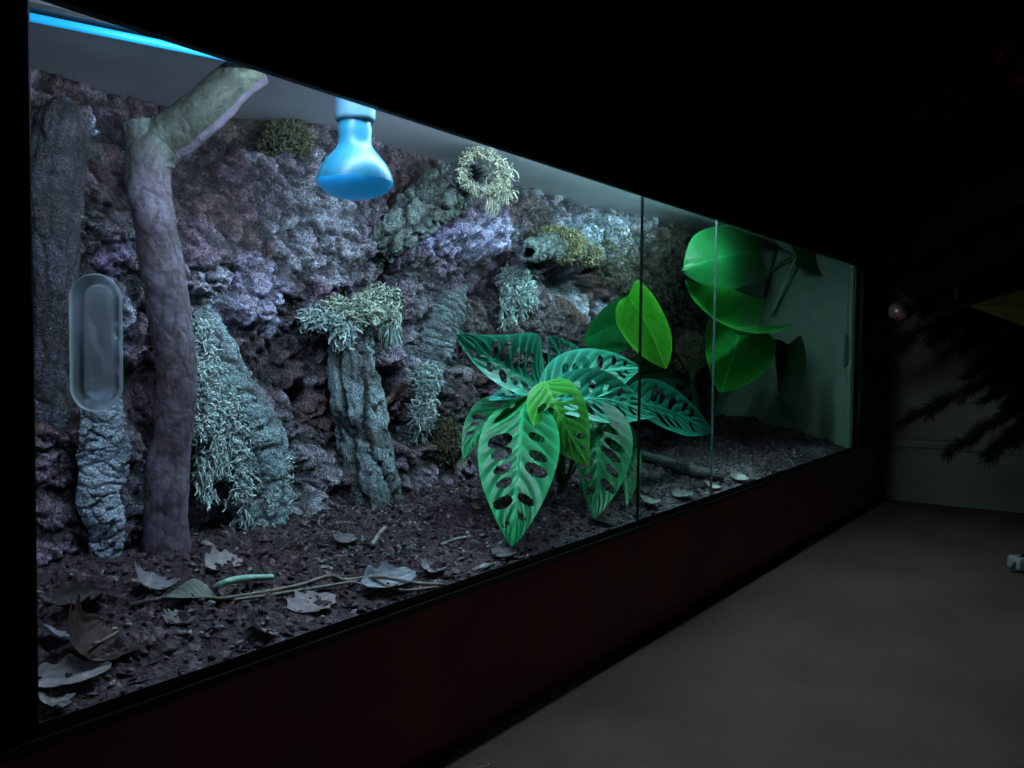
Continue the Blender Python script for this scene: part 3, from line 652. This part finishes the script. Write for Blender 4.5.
# --- monstera with holed leaves
ctr = on_soil(562, 470); 
ctr = np.array([*at(562, 470, .20)[:2], 0]); ctr[2] = float(soil_z(ctr[0:1], ctr[1:2])[0])
mon = empty('monstera', ctr, 'bushy leafy plant with many holes in its leaves, growing at the middle of the soil', 'plant')
TQ = ((.005, .12, .06), (.09, .62, .40)); MID = ((.004, .12, .036), (.024, .42, .13)); DK = ((.004, .075, .020), (.015, .20, .06)); BR = ((.035, .30, .030), (.13, .60, .10)); DT = ((.005, .09, .045), (.03, .27, .17))
YP = .17
crown = at(562, 425, YP)
MONL = [  # base px,y,Y ; ctrl ; tip ; half width px ; normal (right, up, to viewer) ; colours ; fold, twist, cup, wave
    ('back', (546, 388, .19), (512, 376, .17), (456, 334, .16), 36, (-.2, .35, .9), TQ, .35, .45, .5, .05),
    ('lowback', (548, 392, .17), (520, 392, .15), (489, 400, .14), 16, (-.1, .5, .85), ((.01, .20, .14), (.10, .66, .50)), .1, 0, .2, .05),
    ('backtop', (572, 388, .22), (565, 362, .22), (549, 336, .21), 23, (.15, .1, .95), TQ, .1, 0, .3, .05),
    ('top', (548, 398, .15), (588, 366, .155), (641, 368, .14), 29, (-.1, .25, .95), TQ, .08, .0, .2, .05),
    ('top2', (552, 402, .12), (602, 390, .10), (657, 415, .10), 29, (-.05, .28, .95), TQ, .08, .0, .2, .05),
    ('right', (630, 400, .13), (670, 408, .12), (713, 432, .10), 27, (-.12, .35, .92), DT, .06, .0, .2, .03),
    ('left', (524, 402, .15), (488, 408, .15), (463, 460, .16), 24, (-.5, .55, .6), MID, .25, 0, .3, .04),
    ('midl', (540, 405, .14), (536, 430, .12), (556, 466, .10), 25, (-.1, .4, .85), MID, .1, 0, .2, .04),
    ('front', (523, 405, .12), (518, 468, .05), (512, 547, .028), 42, (-.08, .28, .92), MID, .06, 0, .15, .03),
    ('dark', (588, 405, .12), (603, 445, .07), (594, 519, .034), 36, (.25, -.05, 1.), DK, .08, 0, .2, .04),
    ('darkr', (605, 410, .13), (630, 450, .11), (626, 508, .04), 20, (.6, .3, .7), DK, .10, 0, .2, .04),
    ('bright', (547, 384, .085), (556, 415, .045), (588, 466, .045), 29, (-.18, .35, .9), BR, .10, 0, .25, .04),
]
lowz = {}
for i, (nm, b, c, tp, wpx, nr, cc, fo, tw, cu, wv) in enumerate(MONL):
    P0, P1, P2 = at(*b), at(*c), at(*tp); W = wpx/FPX*np.dot(P1-CAM, Fv)
    V, F, K = leaf_mesh(P0, P1, P2, W, cf(*nr), 'ovate', fo, tw, cu, wv, seed=i*3+1, cols=cc, nv=9)
    lf = mesh('leaf', V, F, M['leaf'], mon, K)
    if nm == 'bright': tag(lf, 'bright yellow-green young leaf')
    if nm == 'dark': tag(lf, 'dark green drooping leaf')
    pm = catmull([P0, (P0+2*P1+P2)/4, P2], 24); T0 = cf(*nr)*.0006; V, F = tube(pm+T0, np.linspace(.0017, .0005, 24), 6)
    mesh('midrib', V, F, M['leaf'], lf, np.repeat(np.array(cc[1])[None]*1.05, len(V), 0))
    petiole(np.array([ctr[0]+rng.uniform(-.01, .01), ctr[1]+rng.uniform(-.01, .01), ctr[2]+.02]), P0, (0, 0, .012), .0022, M['leaf'], mon, (.03, .20, .05))
V, F = tube(catmull([ctr+[0, 0, -.01], ctr+[.004, .002, .03], ctr+[.002, .0, .07]], 14), np.linspace(.007, .004, 14), 10)
mesh('stem', V, F, M['leaf'], mon, np.repeat(np.array([.05, .12, .04])[None], len(V), 0))

# --- climbing plant with plain heart leaves in the right corner
cb = np.array([2.05, .27, 0.]); cb[2] = float(soil_z(cb[0:1], cb[1:2])[0])
phi = empty('philodendron', cb, 'climbing plant with large smooth heart-shaped leaves in the far right corner', 'plant')
G1 = ((.006, .105, .022), (.022, .20, .055)); G6 = ((.014, .20, .020), (.05, .36, .06)); G2 = ((.004, .085, .018), (.012, .16, .04)); G3 = ((.036, .31, .014), (.11, .50, .05)); G4 = ((.010, .20, .02), (.04, .36, .07)); GSHADE = ((.004, .018, .006), (.01, .03, .012))  # darkest pair has silhouette shade put into the leaf colour
PHL = [
    ((640, 316, .24), (614, 324, .24), (583, 342, .25), 29, (-.1, -.35, 1.), G2, .05, 0, .1, .0, None),
    ((628, 297, .19), (648, 318, .17), (666, 369, .15), 23, (-.55, .30, .8), G3, .40, .2, .3, .05, 'bright yellow-green folded leaf'),
    ((758, 252, .20), (728, 252, .17), (682, 270, .15), 34, (.05, .02, 1.), G1, -.05, 0, -.2, .04, None),
    ((745, 275, .19), (770, 292, .19), (690, 283, .15), 20, (.1, .5, .8), G4, .1, 0, .3, .0, None),
    ((758, 326, .17), (714, 338, .15), (685, 280, .17), 26, (.12, .40, .9), G6, .30, 0, .7, .0, 'glossy bright green cupped leaf'),
    ((738, 335, .21), (735, 352, .19), (721, 393, .17), 36, (.0, .25, .9), G4, .1, 0, .3, .03, None),
    ((788, 345, .10), (790, 370, .09), (780, 403, .08), 20, (.3, -.1, .9), GSHADE, .05, 0, .1, .0, 'leaf coloured dark as a shaded silhouette'),
    ((797, 256, .15), (815, 258, .12), (838, 272, .09), 17, (.1, .2, .95), G1, .05, 0, .2, .0, None),
    ((668, 372, .28), (650, 372, .27), (630, 398, .24), 28, (-.2, .3, .9), GSHADE, .05, 0, .2, .0, None),
    ((752, 236, .24), (770, 240, .22), (800, 262, .2), 16, (.2, .6, .5), ((.05, .09, .07), (.12, .2, .16)), .05, 0, .2, .0, 'greyish leaf under the ceiling'),
]
vine = catmull([cb+[0, 0, -.01], cb+[.0, .02, .10], cb+[.03, .03, .20], at(756, 320, .28), at(770, 275, .25), at(776, 245, .23)], 60)
V, F = tube(vine, np.linspace(.010, .005, 60), 10); mesh('stem', V, F, M['leaf'], phi, np.repeat(np.array([.04, .10, .035])[None], len(V), 0))
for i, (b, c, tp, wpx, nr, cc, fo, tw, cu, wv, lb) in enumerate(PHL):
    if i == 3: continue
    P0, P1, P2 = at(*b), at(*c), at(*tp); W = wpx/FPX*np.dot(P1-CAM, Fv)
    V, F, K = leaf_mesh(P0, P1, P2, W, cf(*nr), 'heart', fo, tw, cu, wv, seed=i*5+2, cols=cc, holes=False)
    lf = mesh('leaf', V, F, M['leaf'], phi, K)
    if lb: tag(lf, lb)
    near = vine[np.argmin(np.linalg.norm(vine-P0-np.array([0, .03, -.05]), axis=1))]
    petiole(near, P0, (0, -.005, .012), .0025, M['leaf'], phi, (.05, .24, .06) if cc is not GSHADE else (.02, .05, .02))
petiole(at(772, 312, .23), at(798, 252, .15), (0, 0, 0), .0035, M['leaf'], phi, (.26, .46, .24))

# ------------------------------------------------------------------ leaf litter
def dead_leaf(label, c, L, W, ang, tilt, curl, col, seed, lobes=4, group='dead leaves on the soil'):
    r = np.random.default_rng(seed); nt, nu = 40, 18
    t = np.linspace(0, 1, nt); u = np.linspace(-1, 1, nu); Tt, Uu = np.meshgrid(t, u, indexing='ij')
    w_ = np.sin(np.pi*np.clip(Tt, .0, 1)**.9)**.6*(.87+.13*np.sin(Tt*lobes*2*np.pi+r.uniform(0, 6)+np.sign(Uu)*.8))+.01
    x = (Tt-.5)*L; y = W*w_*Uu; z = curl*(y*y/W*1.3+.35*(x/L)**2*L*2)+.05*L*(fbm(Tt*4+seed, Uu*2+seed, seed)-.5)+.006*L*np.cos(Uu*14)
    ca, sa = math.cos(ang), math.sin(ang); ct, st_ = math.cos(tilt), math.sin(tilt)
    y2 = y*ct-z*st_; z2 = y*st_+z*ct; V = np.stack([x*ca-y2*sa, x*sa+y2*ca, z2-z2.min()], -1).reshape(-1, 3)
    K = mix(np.array(col)*.65, col, fbm(Tt*6, Uu*4, seed)); K = mix(K, np.array(col)*1.3, sst(.1, .02, np.abs(Uu))*.8)
    o = empty('dead_leaf', c, label, 'leaf', group)
    blade = mesh('blade', V+c, gridfaces(nt, nu), M['dead'], o, K.reshape(-1, 3))
    s0 = np.array([-.5*L*ca, -.5*L*sa, V[nu//2][2]])+c; P = np.array([s0, s0+np.array([-.12*L*ca, -.12*L*sa, .004]), s0+np.array([-.22*L*ca+.004, -.22*L*sa, .002])])
    Vs, Fs = tube(catmull(P, 8), np.linspace(.0012, .0007, 8), 6); mesh('stalk', Vs, Fs, M['dead'], o, np.repeat(np.array(col)[None]*.8, len(Vs), 0))
    return o
DL = [((222, 566), .055, .020, .3, .5, .5, (.40, .34, .33), 'pale broken dead leaf at the foot of the grey branch'),
      ((312, 606), .062, .022, .1, .25, .2, (.26, .21, .21), 'flat greyish pink dead leaf under the long dry vine'),
      ((148, 590), .060, .024, 1.0, .5, .6, (.24, .21, .23), 'grey curled dead leaf left of the vine end'),
      ((70, 682), .060, .018, -.2, .3, .4, (.27, .23, .23), 'torn dead leaf near the bottom left corner of the glass'),
      ((52, 700), .050, .014, 1.2, .3, .3, (.22, .19, .19), 'narrow dead leaf strip at the very bottom left corner'),
      ((52, 640), .050, .022, 1.4, .6, .3, (.20, .18, .21), 'grey dead leaf against the left post'),
      ((85, 655), .085, .036, .9, .7, .7, (.045, .014, .010), 'large dark reddish-brown curled leaf at lower left'),
      ((80, 606), .055, .020, .1, .3, .8, (.030, .018, .015), 'rolled leaf coloured black for the shade in the hollow below the flaky bark slab'),  # shade of the hollow painted in as a near-black leaf
      ((262, 636), .034, .017, 1.3, .6, .3, (.20, .175, .18), 'small upright dead leaf close to the lower glass track'),
      ((388, 584), .075, .022, -.1, .4, .5, (.30, .33, .36), 'large crumpled blue-grey dead leaf behind the dry vine'),
      ((432, 566), .050, .016, .5, .3, .4, (.24, .24, .24), 'crumpled grey leaf right of the large blue-grey one'),
      ((465, 497), .045, .016, 1.1, .5, .6, (.42, .27, .25), 'pinkish dead leaf left of the big hanging holed leaf'),
      ((478, 507), .030, .010, .2, .4, .5, (.40, .26, .14), 'small tan leaf beside the pinkish dead leaf'),
      ((607, 527), .042, .018, 1.5, .6, .3, (.40, .39, .36), 'pale leaf scrap behind the dark pane edge'),
      ((738, 480), .060, .022, .0, .5, .5, (.48, .45, .40), 'whitish dead leaf by the glass, right of the pale pane edge'),
      ((712, 487), .060, .018, .3, .3, .4, (.36, .34, .31), 'light grey dead leaf by the glass, left of the whitish one'),
      ((648, 505), .055, .020, .4, .3, .5, (.24, .24, .22), 'grey dead leaf just right of the dark pane edge'),
      ((682, 497), .050, .018, -.3, .3, .5, (.20, .20, .18), 'dull dead leaf midway between the two pane edges'),
      ((655, 452), .040, .012, .2, .3, .3, (.24, .23, .20), 'thin leaf scrap behind the weathered stick'),
      ((795, 440), .060, .022, .8, .7, .5, (.07, .06, .055), 'dark upright dead leaf at the foot of the pale side panel'),
      ((178, 622), .040, .015, .7, .3, .4, (.14, .12, .12), 'small brown leaf under the left end of the vine'),
      ((345, 540), .045, .016, .4, .3, .4, (.17, .15, .15), 'small brown leaf in front of the central stump'),
      ((520, 562), .045, .016, .2, .3, .4, (.15, .14, .13), 'small brown leaf beneath the big hanging holed leaf')]
for i, ((x, y), L, W, an, ti, cu, cc, lb) in enumerate(DL):
    c = on_soil(x, y, .001); c[1] = max(c[1], .035)
    c[2] = float(soil_z(c[0:1], c[1:2])[0])+.001
    dead_leaf(lb, c, L, W, an, ti, cu, cc, 200+i*7, lobes=3+i % 3)
# dry vine and twigs
def stick(name, label, pts, r, col, cat, extra=()):
    e = empty(name, pts[0], label, cat); P = catmull(pts, 60); V, F = tube(P, r if np.ndim(r) == 0 else np.interp(np.linspace(0, 1, 60), np.linspace(0, 1, len(r)), r), 10)
    K = np.array(col)*(.7+.6*fbm(V[:, 0]*90, V[:, 1]*90, 3))[:, None]; mesh('stem', V, F, M['branch'], e, K)
    for pp, rr in extra:
        P = catmull(pp, 30); V, F = tube(P, rr, 8); mesh('side_shoot', V, F, M['branch'], e, np.array(col)*(.7+.6*fbm(V[:, 0]*90, V[:, 1]*90, 5))[:, None])
    return e
S_ = lambda x, y, o=.004: on_soil(x, y, o)
stick('dry_vine', 'long dry brown vine snaking across the soil near the glass', [S_(212, 600), S_(255, 594, .006), S_(300, 585, .008), S_(330, 576, .012), S_(345, 580, .010), S_(380, 577, .012), S_(415, 583, .008), S_(445, 585, .004)], .0022, (.19, .165, .125), 'vine',
      [([S_(235, 600), S_(290, 592, .006), S_(340, 584, .007), S_(372, 578, .010)], .0018), ([S_(372, 578, .01), S_(400, 590, .006), S_(438, 587, .003)], .0016)])
e = stick('green_shoot', 'pale mint green bent shoot lying at the left end of the vine', [S_(212, 590, .004), S_(222, 584, .014), S_(240, 579, .016), S_(272, 577, .012)], [.002, .0035, .0038, .0032], (.34, .58, .46), 'shoot')
V, F, K = leaf_mesh(S_(215, 597, .006), S_(190, 590, .018), S_(160, 598, .006), .018, (0, -.3, 1), 'ovate', .15, 0, .2, .05, 9, ((.10, .11, .09), (.19, .20, .16)), False, 40, 20)
o = mesh('dry_leaf', V, F, M['dead'], None, K); rebase(o, S_(190, 592)); tag(o, 'pointed grey-green dry leaf at the left end of the vine', 'leaf')
for i, (a, b, r, lb) in enumerate([((372, 545), (385, 528), .003, 'short pale bark twig on the soil in front of the stump'), ((440, 545), (470, 537), .002, 'thin grey twig lying left of the big hanging holed leaf'), ((130, 605), (195, 596), .0025, 'dark straight twig on the soil at lower left'), ((85, 655), (118, 632), .0015, 'thin reddish stalk beside the large dark leaf')]):
    stick('twig', lb, [S_(*a, .004), (S_(*a, .007)+S_(*b, .007))/2+[.002, .002, .001], S_(*b, .005)], r, ((.24, .22, .2), (.2, .2, .18), (.09, .075, .07), (.2, .12, .09))[i], 'twig')

# ------------------------------------------------------------------ lamps
LEDC = (.30, .72, 1.0)
a0 = atz(10, 13, ZC-.012); b0 = atz(225, 57, ZC-.012); dv = (b0-a0)/np.linalg.norm(b0-a0); b1 = a0+dv*.74
led = empty('led_tube', (a0+b1)/2+[0, 0, .012], 'glowing blue-white light tube under the ceiling at the upper left', 'lamp')
V, F = tube(np.linspace(a0, b1, 8), .0042, 16); mesh('tube', V, F, emit('tube_glow', (.013, .32, .76), 1.0), led)
sdv = np.cross(dv, [0, 0, 1.])
V = []
for p_ in (a0, b1):
    for sx, z in ((-.011, ZC-.001), (.011, ZC-.001), (.011, ZC-.006), (-.011, ZC-.006)): V.append(p_*[1, 1, 0]+sdv*sx+[0, 0, z])
mesh('housing', V, [[0, 1, 5, 4], [1, 2, 6, 5], [2, 3, 7, 6], [3, 0, 4, 7], [0, 3, 2, 1], [4, 5, 6, 7]], M['rail'], led, smooth=False)
def bar(label, x0, x1, y, pw, col):  # added bars, unseen behind the lip, to light plants and rock
    o = empty('added_light_bar', ((x0+x1)/2, y, ZC), label, 'lamp', None)
    box('housing', [(x0, x1, y-.006, y+.006, ZC-.012, ZC-.001), (x0, x0+.02, y-.006, y+.006, ZC-.034, ZC-.012), (x1-.02, x1, y-.006, y+.006, ZC-.034, ZC-.012)], M['white'], o)
    V, F = tube(np.linspace([x0+.01, y, ZC-.026], [x1-.01, y, ZC-.026], 6), .007, 12)
    mesh('light_tube', V, F, emit('bar_glow', col, pw), o)
bar('added unseen light bar under the ceiling behind the fascia, left half', .38, 1.15, .065, 106, (.56, .75, 1.0))
bar('added unseen light bar under the ceiling behind the fascia, right half', 1.22, 1.94, .075, 102, (.47, .82, .92))
# heat lamp
hc = at(355, 160, .12); hp = [hc[0], hc[1], ZC]
hl = empty('heat_lamp', hp, 'pale blue reflector bulb hanging from a white socket under the ceiling', 'lamp')
k = np.dot(hc-CAM, Fv)/FPX; zf = at(355, 182, .12)[2]; R = 38*k
def lath(name, prof, mat):
    V, F = lathe(prof, 64); return mesh(name, V+np.array([hp[0], hp[1], 0]), F[:, ::-1].copy(), mat, hl)
lath('socket', [(.0, ZC-.001), (24*k, ZC-.001), (24*k, ZC-.010), (20*k, ZC-.014), (20*k, zf+63*k), (19*k, zf+60*k), (16.5*k, zf+59*k)], M['socket'])
lath('bulb', [(15.5*k, zf+61*k), (15.8*k, zf+57*k), (16.6*k, zf+52*k), (16.2*k, zf+44*k), (16.4*k, zf+38*k), (19*k, zf+32*k), (24.5*k, zf+26*k), (31*k, zf+18*k), (35.5*k, zf+10*k), (37.6*k, zf+3.5*k), (R, zf)], M['bulb'])
f_ = lath('bulb_face', [(R, zf), (37*k, zf-3*k), (33*k, zf-8*k), (25*k, zf-13*k), (14*k, zf-16*k), (.0, zf-17*k)], M['bulbface']); tag(f_, 'blue domed face of the bulb, with an added glow')

# ------------------------------------------------------------------ fir tree and trimmings on the right
tx, ty = 2.34, -.68
tree = empty('christmas_tree', (tx, ty, 0), 'dark decorated fir tree by the far wall at the right edge', 'tree')
V, F = tube([(tx, ty, 0), (tx, ty, .6), (tx, ty, 1.2), (tx, ty, 1.75)], [.03, .026, .018, .006], 10); mesh('trunk', V, F, M['needle'], tree, np.repeat(np.array([.03, .02, .014])[None], len(V), 0))
V, F = lathe([(.0, .0), (.16, .0), (.16, .012), (.05, .03), (.045, .10), (.034, .10)], 32); mesh('stand', V+[tx, ty, 0], F[:, ::-1].copy(), M['cord'], tree)
def branch(P, seed, nd_=900, ln=.03):
    r = np.random.default_rng(seed); P = catmull(P, 30); V, F = tube(P, np.linspace(.006, .002, 30), 6); parts = [(V, np.array(F[:-2]), np.repeat(np.array([.03, .022, .015])[None], len(V), 0))]
    seg = [P]
    L = np.linalg.norm(P[-1]-P[0])
    for k in range(8):
        i = int(8+k*2.6); sd = (-1)**k; T_ = nz(P[min(i+1, 29)]-P[i-1]); S = nz(np.cross(T_, [0, 0, 1.]))*sd
        e = P[i]+(T_*.7+S*.6+np.array([0, 0, -.12]))*L*(.28-.02*k); q = catmull([P[i], (P[i]+e)/2+[0, 0, .008], e], 12); seg.append(q)
        V, F = tube(q, .002, 5); parts.append((V, np.array(F[:-2]), np.repeat(np.array([.03, .022, .015])[None], len(V), 0)))
    for q in seg:
        n = int(nd_*(.35 if q is P else .085)); f = r.uniform(.12 if q is P else 0, 1, n)*(len(q)-1); i = f.astype(int).clip(0, len(q)-2); b = q[i]+(q[i+1]-q[i])*(f-i)[:, None]
        T_ = (q[i+1]-q[i]); T_ /= np.linalg.norm(T_, axis=1, keepdims=True); d = r.normal(size=(n, 3)); d -= T_*np.sum(d*T_, 1, keepdims=True); d /= np.linalg.norm(d, axis=1, keepdims=True); d = d+T_*.8
        d /= np.linalg.norm(d, axis=1, keepdims=True); s = np.cross(d, T_); s /= np.linalg.norm(s, axis=1, keepdims=True)+1e-9; l = ln*r.uniform(.6, 1.1, (n, 1))
        w = .0011; Vq = np.stack([b-s*w, b+s*w, b+d*l+s*w*.3, b+d*l-s*w*.3], 1).reshape(-1, 3)
        parts.append((Vq, np.arange(4*n).reshape(n, 4), np.repeat(np.array([[.010, .020, .010]])*r.uniform(.6, 1.3, (n, 1)), 4, 0)))
    return merge(parts)
tips = [atx(905, 420, 2.40), atx(948, 452, 2.36), atx(872, 352, 2.56), atx(893, 322, 2.50), atx(930, 340, 2.30), atx(985, 455, 2.2), atx(905, 275, 2.48), atx(918, 215, 2.45), atx(935, 160, 2.42), atx(955, 100, 2.40), atx(965, 40, 2.36), atx(990, 400, 2.62), atx(960, 350, 2.66), atx(965, 300, 2.1), atx(1000, 230, 2.1), atx(985, 150, 2.6), atx(1004, 442, 2.3), atx(992, 372, 2.45), atx(972, 375, 2.55), atx(1003, 345, 2.3), atx(1010, 405, 2.5), atx(975, 330, 2.45), atx(1000, 320, 2.6)]
for i, tp in enumerate(tips):
    zb_ = tp[2]+.20+.03*math.sin(i*2.1); A = np.array([tx, ty, zb_]); mid_ = A+(tp-A)*np.array([.55, .55, .0])+[0, 0, (tp[2]-zb_)*.35]
    V, F, K = branch([A, mid_, tp], 300+i, nd_=2600); mesh('branch', V, F, M['needle'], tree, K, smooth=False)
for i in range(12):      # side of the tree away from the terrarium
    a = -2.9+i*.24; zb_ = .35+.1*(i % 9); L = .42*(1-zb_/1.9); A = np.array([tx, ty, zb_]); e = A+[L*math.cos(a)*.9, L*math.sin(a), -.10]
    V, F, K = branch([A, (A+e)/2+[0, 0, .02], e], 400+i, nd_=1500); mesh('branch', V, F, M['needle'], tree, K, smooth=False)
def bauble(label, c, r, mat):
    o = empty('bauble', c, label, 'ornament', None); a = np.linspace(-np.pi/2, np.pi/2*.94, 22)
    V, F = lathe(list(zip(r*np.cos(a), r*np.sin(a))), 32); mesh('ball', V+c, F[:, ::-1].copy(), mat, o)
    V, F = lathe([(.0, r*1.22), (r*.20, r*1.20), (r*.22, r*.95), (.0, r*.9)], 20); mesh('cap', V+c, F, M['silver'], o)
    V, F = tube(np.array([[.0, 0, r*1.2], [.003, 0, r*1.5], [.0, 0, r*1.9]])+c, .0008, 6); mesh('hook', V, F, M['silver'], o)
bauble('shiny pink bauble hanging at the left tip of the fir tree', atx(899, 312, 2.48), .027, M['bauble'])
bauble('red bauble high on the fir tree, the left one of the pair', atx(1003, 51, 2.25), .030, M['redb'])
bauble('red bauble high on the fir tree, the lower one at the frame edge', atx(1021, 76, 2.22), .030, M['redb'])
c = atx(921, 111, 2.35); o = empty('icicle_ornament', c, 'thin silvery icicle ornament in the upper part of the fir tree', 'ornament')
V, F = tube([c+[0, -.008, .028], c+[0, 0, .0], c+[0, .012, -.022]], [.004, .003, .0015], 8); mesh('icicle', V, F, M['silver'], o)
V, F = tube([c+[0, -.008, .028], c+[0, -.012, .04], c+[0, -.016, .05]], .0008, 6); mesh('hook', V, F, M['silver'], o)
c = atx(957, 286, 2.42); o = empty('candle_ornament', c, 'slim pale candle ornament above the tan paper star', 'ornament')
V, F = lathe([(.0, -.03), (.005, -.03), (.006, .0), (.004, .022), (.0, .03)], 12); mesh('candle', V+c, F[:, ::-1].copy(), M['bauble'], o)
V, F = lathe([(.0, -.04), (.013, -.036), (.010, -.029), (.0, -.028)], 16); mesh('clip', V+c, F[:, ::-1].copy(), M['silver'], o)
# folded paper star, one long ray towards the terrarium
sc_ = atx(1086, 310, 2.05); o = empty('paper_star', sc_, 'tan folded paper star on the fir tree at the right edge', 'ornament')
V = [sc_-Fv*.035]; n = 5
for k in range(2*n):
    a = math.pi+math.radians(-2)+k*math.pi/n; r_ = .235 if k % 2 == 0 else .090
    V.append(sc_+R2*r_*math.cos(a)-U2*r_*math.sin(a)*-1)
V.append(sc_+Fv*.03); F = []
for k in range(2*n): F += [[0, 1+k, 1+(k+1) % (2*n)], [2*n+1, 1+(k+1) % (2*n), 1+k]]
mesh('star_body', V, F, M['paper'], o, np.repeat(np.array([[.80, .56, .22]]), len(V), 0), smooth=False)
# white adapter with black cord on the floor at right
c = atz(1027, 563, .012); o = empty('power_adapter', [c[0], c[1], 0], 'small white power adapter with a black cord on the floor at the right edge', 'adapter')
a_ = nz([R2[0], R2[1], 0]); b_ = np.array([-a_[1], a_[0], 0]); V = []
for z, s in ((.0, 1), (.018, 1), (.024, .85)):
    for sx, sy in ((-1, -1), (1, -1), (1, 1), (-1, 1)): V.append(np.array([c[0], c[1], z+.001])+a_*.028*sx*s+b_*.022*sy*s)
F = gridfaces(3, 4, True).tolist()+[[3, 2, 1, 0], [8, 9, 10, 11]]; mesh('body', V, F, M['adapter'], o, smooth=False)
V, F = tube(catmull([np.array([c[0], c[1], .028])+a_*.03, np.array([c[0], c[1], .03])-a_*.005, np.array([c[0], c[1], .006])-a_*.035-b_*.01, np.array([c[0], c[1], .004])-a_*.04-b_*.035, np.array([c[0], c[1], .004])+a_*.06-b_*.05], 40), .003, 8); mesh('cord', V, F, M['cord'], o)

# ------------------------------------------------------------------ dim room light
wd = bpy.data.worlds.new('world'); bpy.context.scene.world = wd; wd.use_nodes = True
wd.node_tree.nodes['Background'].inputs[0].default_value = (1, .86, .78, 1); wd.node_tree.nodes['Background'].inputs[1].default_value = .006
